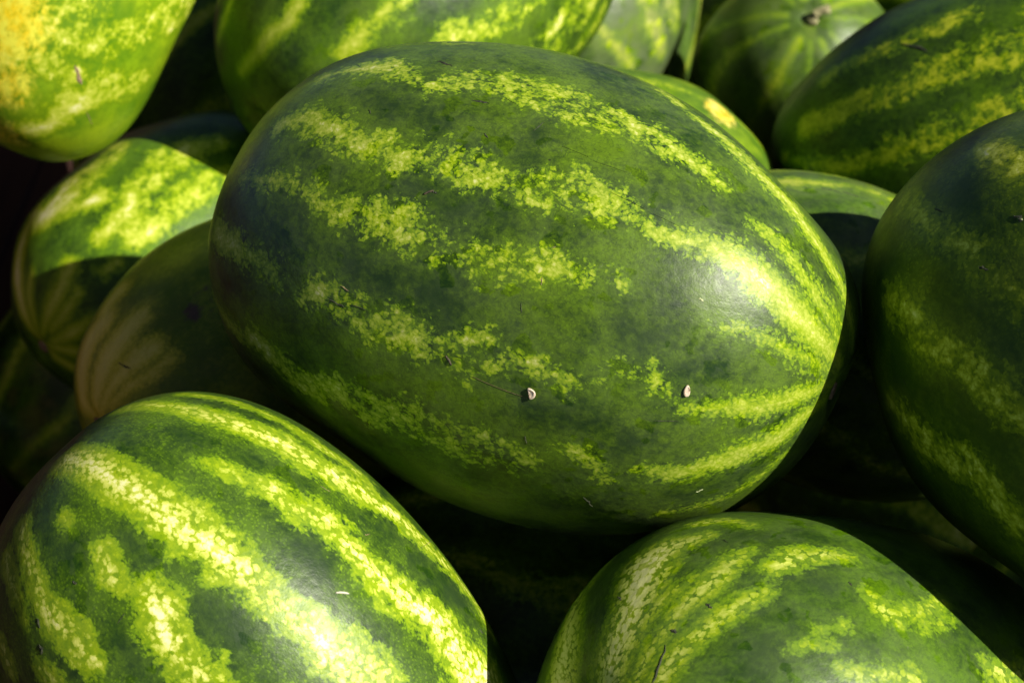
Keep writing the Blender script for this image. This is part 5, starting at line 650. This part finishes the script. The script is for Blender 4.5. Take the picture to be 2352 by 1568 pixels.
# healed nicks and scratches in the rinds: shallow slivers let into the skin, parts of their melon
scar_mats = [simple_mat("dark_scar", (0.010, 0.014, 0.006), (0.05, 0.055, 0.025), 900.0, 0.75, 0.0003),
             simple_mat("tan_scar", (0.14, 0.10, 0.05), (0.36, 0.26, 0.14), 900.0, 0.8, 0.0003),
             simple_mat("pale_scar", (0.34, 0.40, 0.16), (0.62, 0.64, 0.38), 900.0, 0.7, 0.0003)]
SCARS = [
 ('A', (-0.0841, -0.0763, 0.5556, -0.4875, -0.7545, 0.4395), (-0.0801, -0.0795, 0.5547, -0.4733, -0.7676, 0.4322), 0.5, 1),
 ('A', (-0.0391, -0.059, 0.5999, -0.2477, -0.54, 0.8044), (-0.0363, -0.0615, 0.5992, -0.2422, -0.5505, 0.7989), 0.9, 0),
 ('A', (-0.0322, -0.1105, 0.5386, -0.3701, -0.8729, 0.3177), (-0.0289, -0.1131, 0.5353, -0.3662, -0.8833, 0.2928), 0.8, 0),
 ('A', (0.0043, -0.1076, 0.5685, -0.2188, -0.7876, 0.5761), (0.0047, -0.1103, 0.5647, -0.2237, -0.8074, 0.546), 0.35, 0),
 ('A', (0.0143, -0.1014, 0.579, -0.1622, -0.728, 0.6661), (0.0139, -0.104, 0.576, -0.1696, -0.7474, 0.6424), 0.35, 1),
 ('A', (0.0104, -0.0351, 0.6184, -0.0295, -0.2574, 0.9659), (0.0158, -0.0294, 0.6199, 0.0018, -0.205, 0.9788), 0.4, 0),
 ('A', (-0.0136, -0.0344, 0.617, -0.0976, -0.3117, 0.9452), (-0.0119, -0.0377, 0.616, -0.0998, -0.3305, 0.9385), 0.8, 0),
 ('A', (-0.0722, -0.0057, 0.6134, -0.305, -0.2169, 0.9273), (-0.0706, -0.0092, 0.6129, -0.3022, -0.2412, 0.9222), 0.7, 0),
 ('A', (-0.0383, 0.0286, 0.6222, -0.0784, 0.0983, 0.9921), (-0.0303, 0.0211, 0.6233, -0.0534, 0.0555, 0.997), 1.3, 0),
 ('A', (-0.0197, -0.012, 0.622, -0.0709, -0.1661, 0.9836), (-0.011, -0.0147, 0.6221, -0.0437, -0.1667, 0.985), 1.0, 0),
 ('A', (0.0876, -0.1076, 0.5716, 0.2118, -0.7128, 0.6686), (0.0901, -0.1086, 0.5696, 0.2274, -0.7215, 0.654), 0.9, 2),
 ('A', (0.0353, -0.1349, 0.4694, -0.1512, -0.9613, -0.2301), (0.0403, -0.1334, 0.4615, -0.1245, -0.9466, -0.2975), 1.0, 0),
 ('A', (0.0908, -0.1348, 0.4711, 0.1978, -0.9554, -0.2194), (0.0945, -0.1344, 0.473, 0.2281, -0.9525, -0.2019), 0.7, 2),
 ('A', (0.1167, -0.0838, 0.5786, 0.4398, -0.4961, 0.7486), (0.1174, -0.0879, 0.5754, 0.4424, -0.532, 0.722), 0.5, 2),
 ('A', (0.024, -0.0452, 0.6157, -0.0031, -0.3011, 0.9536), (0.0365, -0.0513, 0.6135, 0.0353, -0.3224, 0.946), 0.18, 0),
 ('A', (0.0389, -0.0536, 0.6125, 0.0414, -0.3355, 0.9411), (0.0551, -0.0588, 0.6094, 0.1051, -0.3495, 0.931), 0.18, 0),
 ('A', (0.0464, -0.0695, 0.6055, 0.0451, -0.4431, 0.8954), (0.0628, -0.0763, 0.6005, 0.1138, -0.4738, 0.8732), 0.18, 0),
 ('A', (0.0669, -0.0782, 0.5988, 0.1322, -0.4845, 0.8647), (0.0792, -0.0818, 0.5944, 0.1949, -0.502, 0.8426), 0.18, 0),
 ('A', (-0.0916, -0.0758, 0.5473, -0.5256, -0.7659, 0.3703), (-0.0825, -0.0821, 0.5466, -0.4915, -0.7907, 0.3651), 0.9, 0),
 ('A', (-0.0791, -0.0831, 0.5489, -0.4765, -0.7905, 0.3847), (-0.0718, -0.0873, 0.5489, -0.4513, -0.8047, 0.3857), 0.5, 0),
 ('A', (0.0063, -0.1314, 0.5063, -0.2734, -0.9592, 0.0726), (0.0072, -0.1318, 0.5017, -0.2719, -0.9617, 0.0345), 0.6, 0),
 ('A', (0.067, -0.1372, 0.521, 0.0372, -0.9744, 0.2218), (0.0795, -0.1366, 0.5199, 0.12, -0.9687, 0.2173), 0.35, 0),
 ('A', (0.0189, -0.0921, 0.589, -0.1227, -0.6526, 0.7477), (0.0205, -0.0918, 0.5897, -0.1147, -0.6467, 0.754), 0.5, 1),
 ('A', (0.1107, -0.1025, 0.5665, 0.3818, -0.6639, 0.643), (0.1169, -0.0997, 0.5655, 0.4326, -0.6381, 0.6369), 0.4, 2),
 ('A', (-0.0035, -0.0109, 0.6228, -0.0087, -0.1232, 0.9923), (0.0019, -0.0157, 0.6222, -0.0028, -0.1449, 0.9894), 0.3, 0),
 ('B', (-0.1758, -0.2319, 0.4832, -0.193, -0.7233, 0.663), (-0.1723, -0.2291, 0.487, -0.1559, -0.6999, 0.6971), 0.5, 0),
 ('B', (-0.198, -0.2142, 0.4915, -0.3698, -0.6008, 0.7087), (-0.1952, -0.2156, 0.4917, -0.3437, -0.6108, 0.7133), 0.9, 0),
 ('B', (-0.215, -0.2195, 0.4738, -0.543, -0.6466, 0.5358), (-0.2131, -0.223, 0.4712, -0.5287, -0.6737, 0.5164), 1.2, 0),
 ('B', (-0.2142, -0.2271, 0.4642, -0.5461, -0.7027, 0.456), (-0.2124, -0.2301, 0.4617, -0.534, -0.7231, 0.4381), 1.6, 0),
 ('B', (-0.0461, -0.1559, 0.4535, 0.7687, 0.1393, 0.6242), (-0.0411, -0.1333, 0.4366, 0.78, 0.3644, 0.5087), 0.25, 1),
 ('B', (-0.0547, -0.1888, 0.4624, 0.6925, -0.1626, 0.7029), (-0.0499, -0.181, 0.4587, 0.7244, -0.0843, 0.6842), 0.25, 2),
 ('B', (-0.0698, -0.1717, 0.4791, 0.6591, -0.0606, 0.7496), (-0.0675, -0.1692, 0.4773, 0.673, -0.034, 0.7389), 0.4, 1),
 ('B', (-0.0164, -0.1733, 0.4154, 0.858, 0.0877, 0.5062), (-0.0147, -0.1738, 0.4126, 0.866, 0.0884, 0.4922), 0.8, 0),
 ('B', (-0.0912, -0.156, 0.4963, 0.5669, 0.035, 0.8231), (-0.0862, -0.1567, 0.4927, 0.5942, 0.0371, 0.8034), 0.25, 1),
 ('C', (0.0879, -0.2172, 0.4808, -0.2135, -0.086, 0.9732), (0.0899, -0.2208, 0.4809, -0.193, -0.1213, 0.9737), 1.2, 0),
 ('C', (0.0714, -0.2268, 0.474, -0.3911, -0.1889, 0.9008), (0.0743, -0.2293, 0.4748, -0.3603, -0.212, 0.9084), 1.2, 0),
 ('C', (0.1558, -0.1994, 0.4763, 0.2993, 0.0213, 0.9539), (0.1566, -0.2019, 0.476, 0.3076, -0.0014, 0.9515), 0.9, 0),
 ('C', (0.0628, -0.2478, 0.4621, -0.5006, -0.3921, 0.7718), (0.0691, -0.2335, 0.4714, -0.4206, -0.2565, 0.8703), 1.1, 0),
 ('C', (0.0999, -0.1732, 0.4772, -0.1292, 0.3222, 0.9378), (0.102, -0.1762, 0.4784, -0.1084, 0.2936, 0.9498), 0.6, 0),
 ('C', (0.0497, -0.1968, 0.463, -0.5987, 0.1071, 0.7938), (0.0515, -0.2007, 0.4647, -0.5828, 0.0671, 0.8098), 0.9, 0),
 ('D', (0.2371, -0.0813, 0.6009, -0.6025, -0.142, 0.7854), (0.2395, -0.0879, 0.6014, -0.5954, -0.1676, 0.7857), 2.0, 0),
 ('D', (0.2377, -0.084, 0.6008, -0.6026, -0.1537, 0.7831), (0.2396, -0.0874, 0.6016, -0.594, -0.1652, 0.7873), 0.8, 2),
 ('D', (0.2202, -0.0953, 0.5807, -0.7501, -0.2438, 0.6147), (0.2232, -0.1009, 0.5821, -0.7366, -0.2621, 0.6235), 1.4, 0),
 ('D', (0.21, -0.0425, 0.5786, -0.7735, 0.0179, 0.6336), (0.2124, -0.0499, 0.5815, -0.7582, -0.023, 0.6516), 0.9, 0),
 ('D', (0.1937, -0.0963, 0.5129, -0.9486, -0.312, 0.0534), (0.1949, -0.1, 0.5121, -0.9437, -0.3278, 0.0453), 0.5, 0),
 ('J', (0.188, 0.1239, 0.4829, 0.1271, 0.0825, 0.9885), (0.2001, 0.1231, 0.4809, 0.2085, 0.0718, 0.9754), 0.7, 0),
 ('J', (0.2016, 0.1238, 0.4805, 0.2175, 0.0782, 0.9729), (0.2122, 0.1219, 0.4779, 0.2808, 0.0571, 0.9581), 0.8, 0),
 ('K', (-0.2849, 0.2344, 0.5065, 0.3917, -0.9115, 0.1253), (-0.2831, 0.2342, 0.4921, 0.4447, -0.8957, 0.0003), 2.4, 1),
 ('K', (-0.2835, 0.2359, 0.473, 0.4805, -0.8582, -0.1803), (-0.2828, 0.2424, 0.4551, 0.5182, -0.7666, -0.3793), 0.5, 1),
 ('N', (-0.2373, 0.0484, 0.4075, -0.5495, -0.5662, 0.6143), (-0.2281, 0.0413, 0.4079, -0.4473, -0.641, 0.6238), 0.9, 0),
 ('E', (0.262, 0.2757, 0.4996, -0.5651, -0.1421, 0.8127), (0.2755, 0.2576, 0.5041, -0.5347, -0.276, 0.7987), 2.0, 0)]
for i, (key, a, b, w, k) in enumerate(SCARS):
    tgt = MELONS[key]
    inv = tgt.matrix_world.inverted()
    r = random.Random(i)
    n = 7
    ctr = []; nor = []
    for q in range(n):
        u = q / (n - 1)
        p = Vector(a[:3]).lerp(Vector(b[:3]), u); nn = Vector(a[3:]).lerp(Vector(b[3:]), u).normalized()
        sp = snap(tgt, (p, nn))
        ctr.append(inv @ sp[0]); nor.append((inv.to_3x3() @ sp[1]).normalized())
    bm = bmesh.new()
    L = []; R_ = []; T_ = []
    for q in range(n):
        d = (ctr[min(q + 1, n - 1)] - ctr[max(q - 1, 0)]).normalized()
        s = d.cross(nor[q]).normalized()
        h = w * 0.001 * (0.12 + math.sin(math.pi * q / (n - 1)) ** 0.7) * r.uniform(0.6, 1.15)
        off = s * w * 0.0004 * r.uniform(-1, 1)
        L.append(bm.verts.new(ctr[q] + off - s * h - nor[q] * 0.0002))
        R_.append(bm.verts.new(ctr[q] + off + s * h - nor[q] * 0.0002))
        T_.append(bm.verts.new(ctr[q] + off + s * h * r.uniform(-0.4, 0.4) + nor[q] * (0.00018 + 0.18 * h)))
    for q in range(n - 1):
        bm.faces.new([L[q], L[q + 1], T_[q + 1], T_[q]])
        bm.faces.new([T_[q], T_[q + 1], R_[q + 1], R_[q]])
    bmesh.ops.recalc_face_normals(bm, faces=bm.faces)
    me = bpy.data.meshes.new("scar"); bm.to_mesh(me); bm.free()
    me.materials.append(scar_mats[k])
    o = bpy.data.objects.new("scar", me); COL.objects.link(o)
    o.parent = tgt
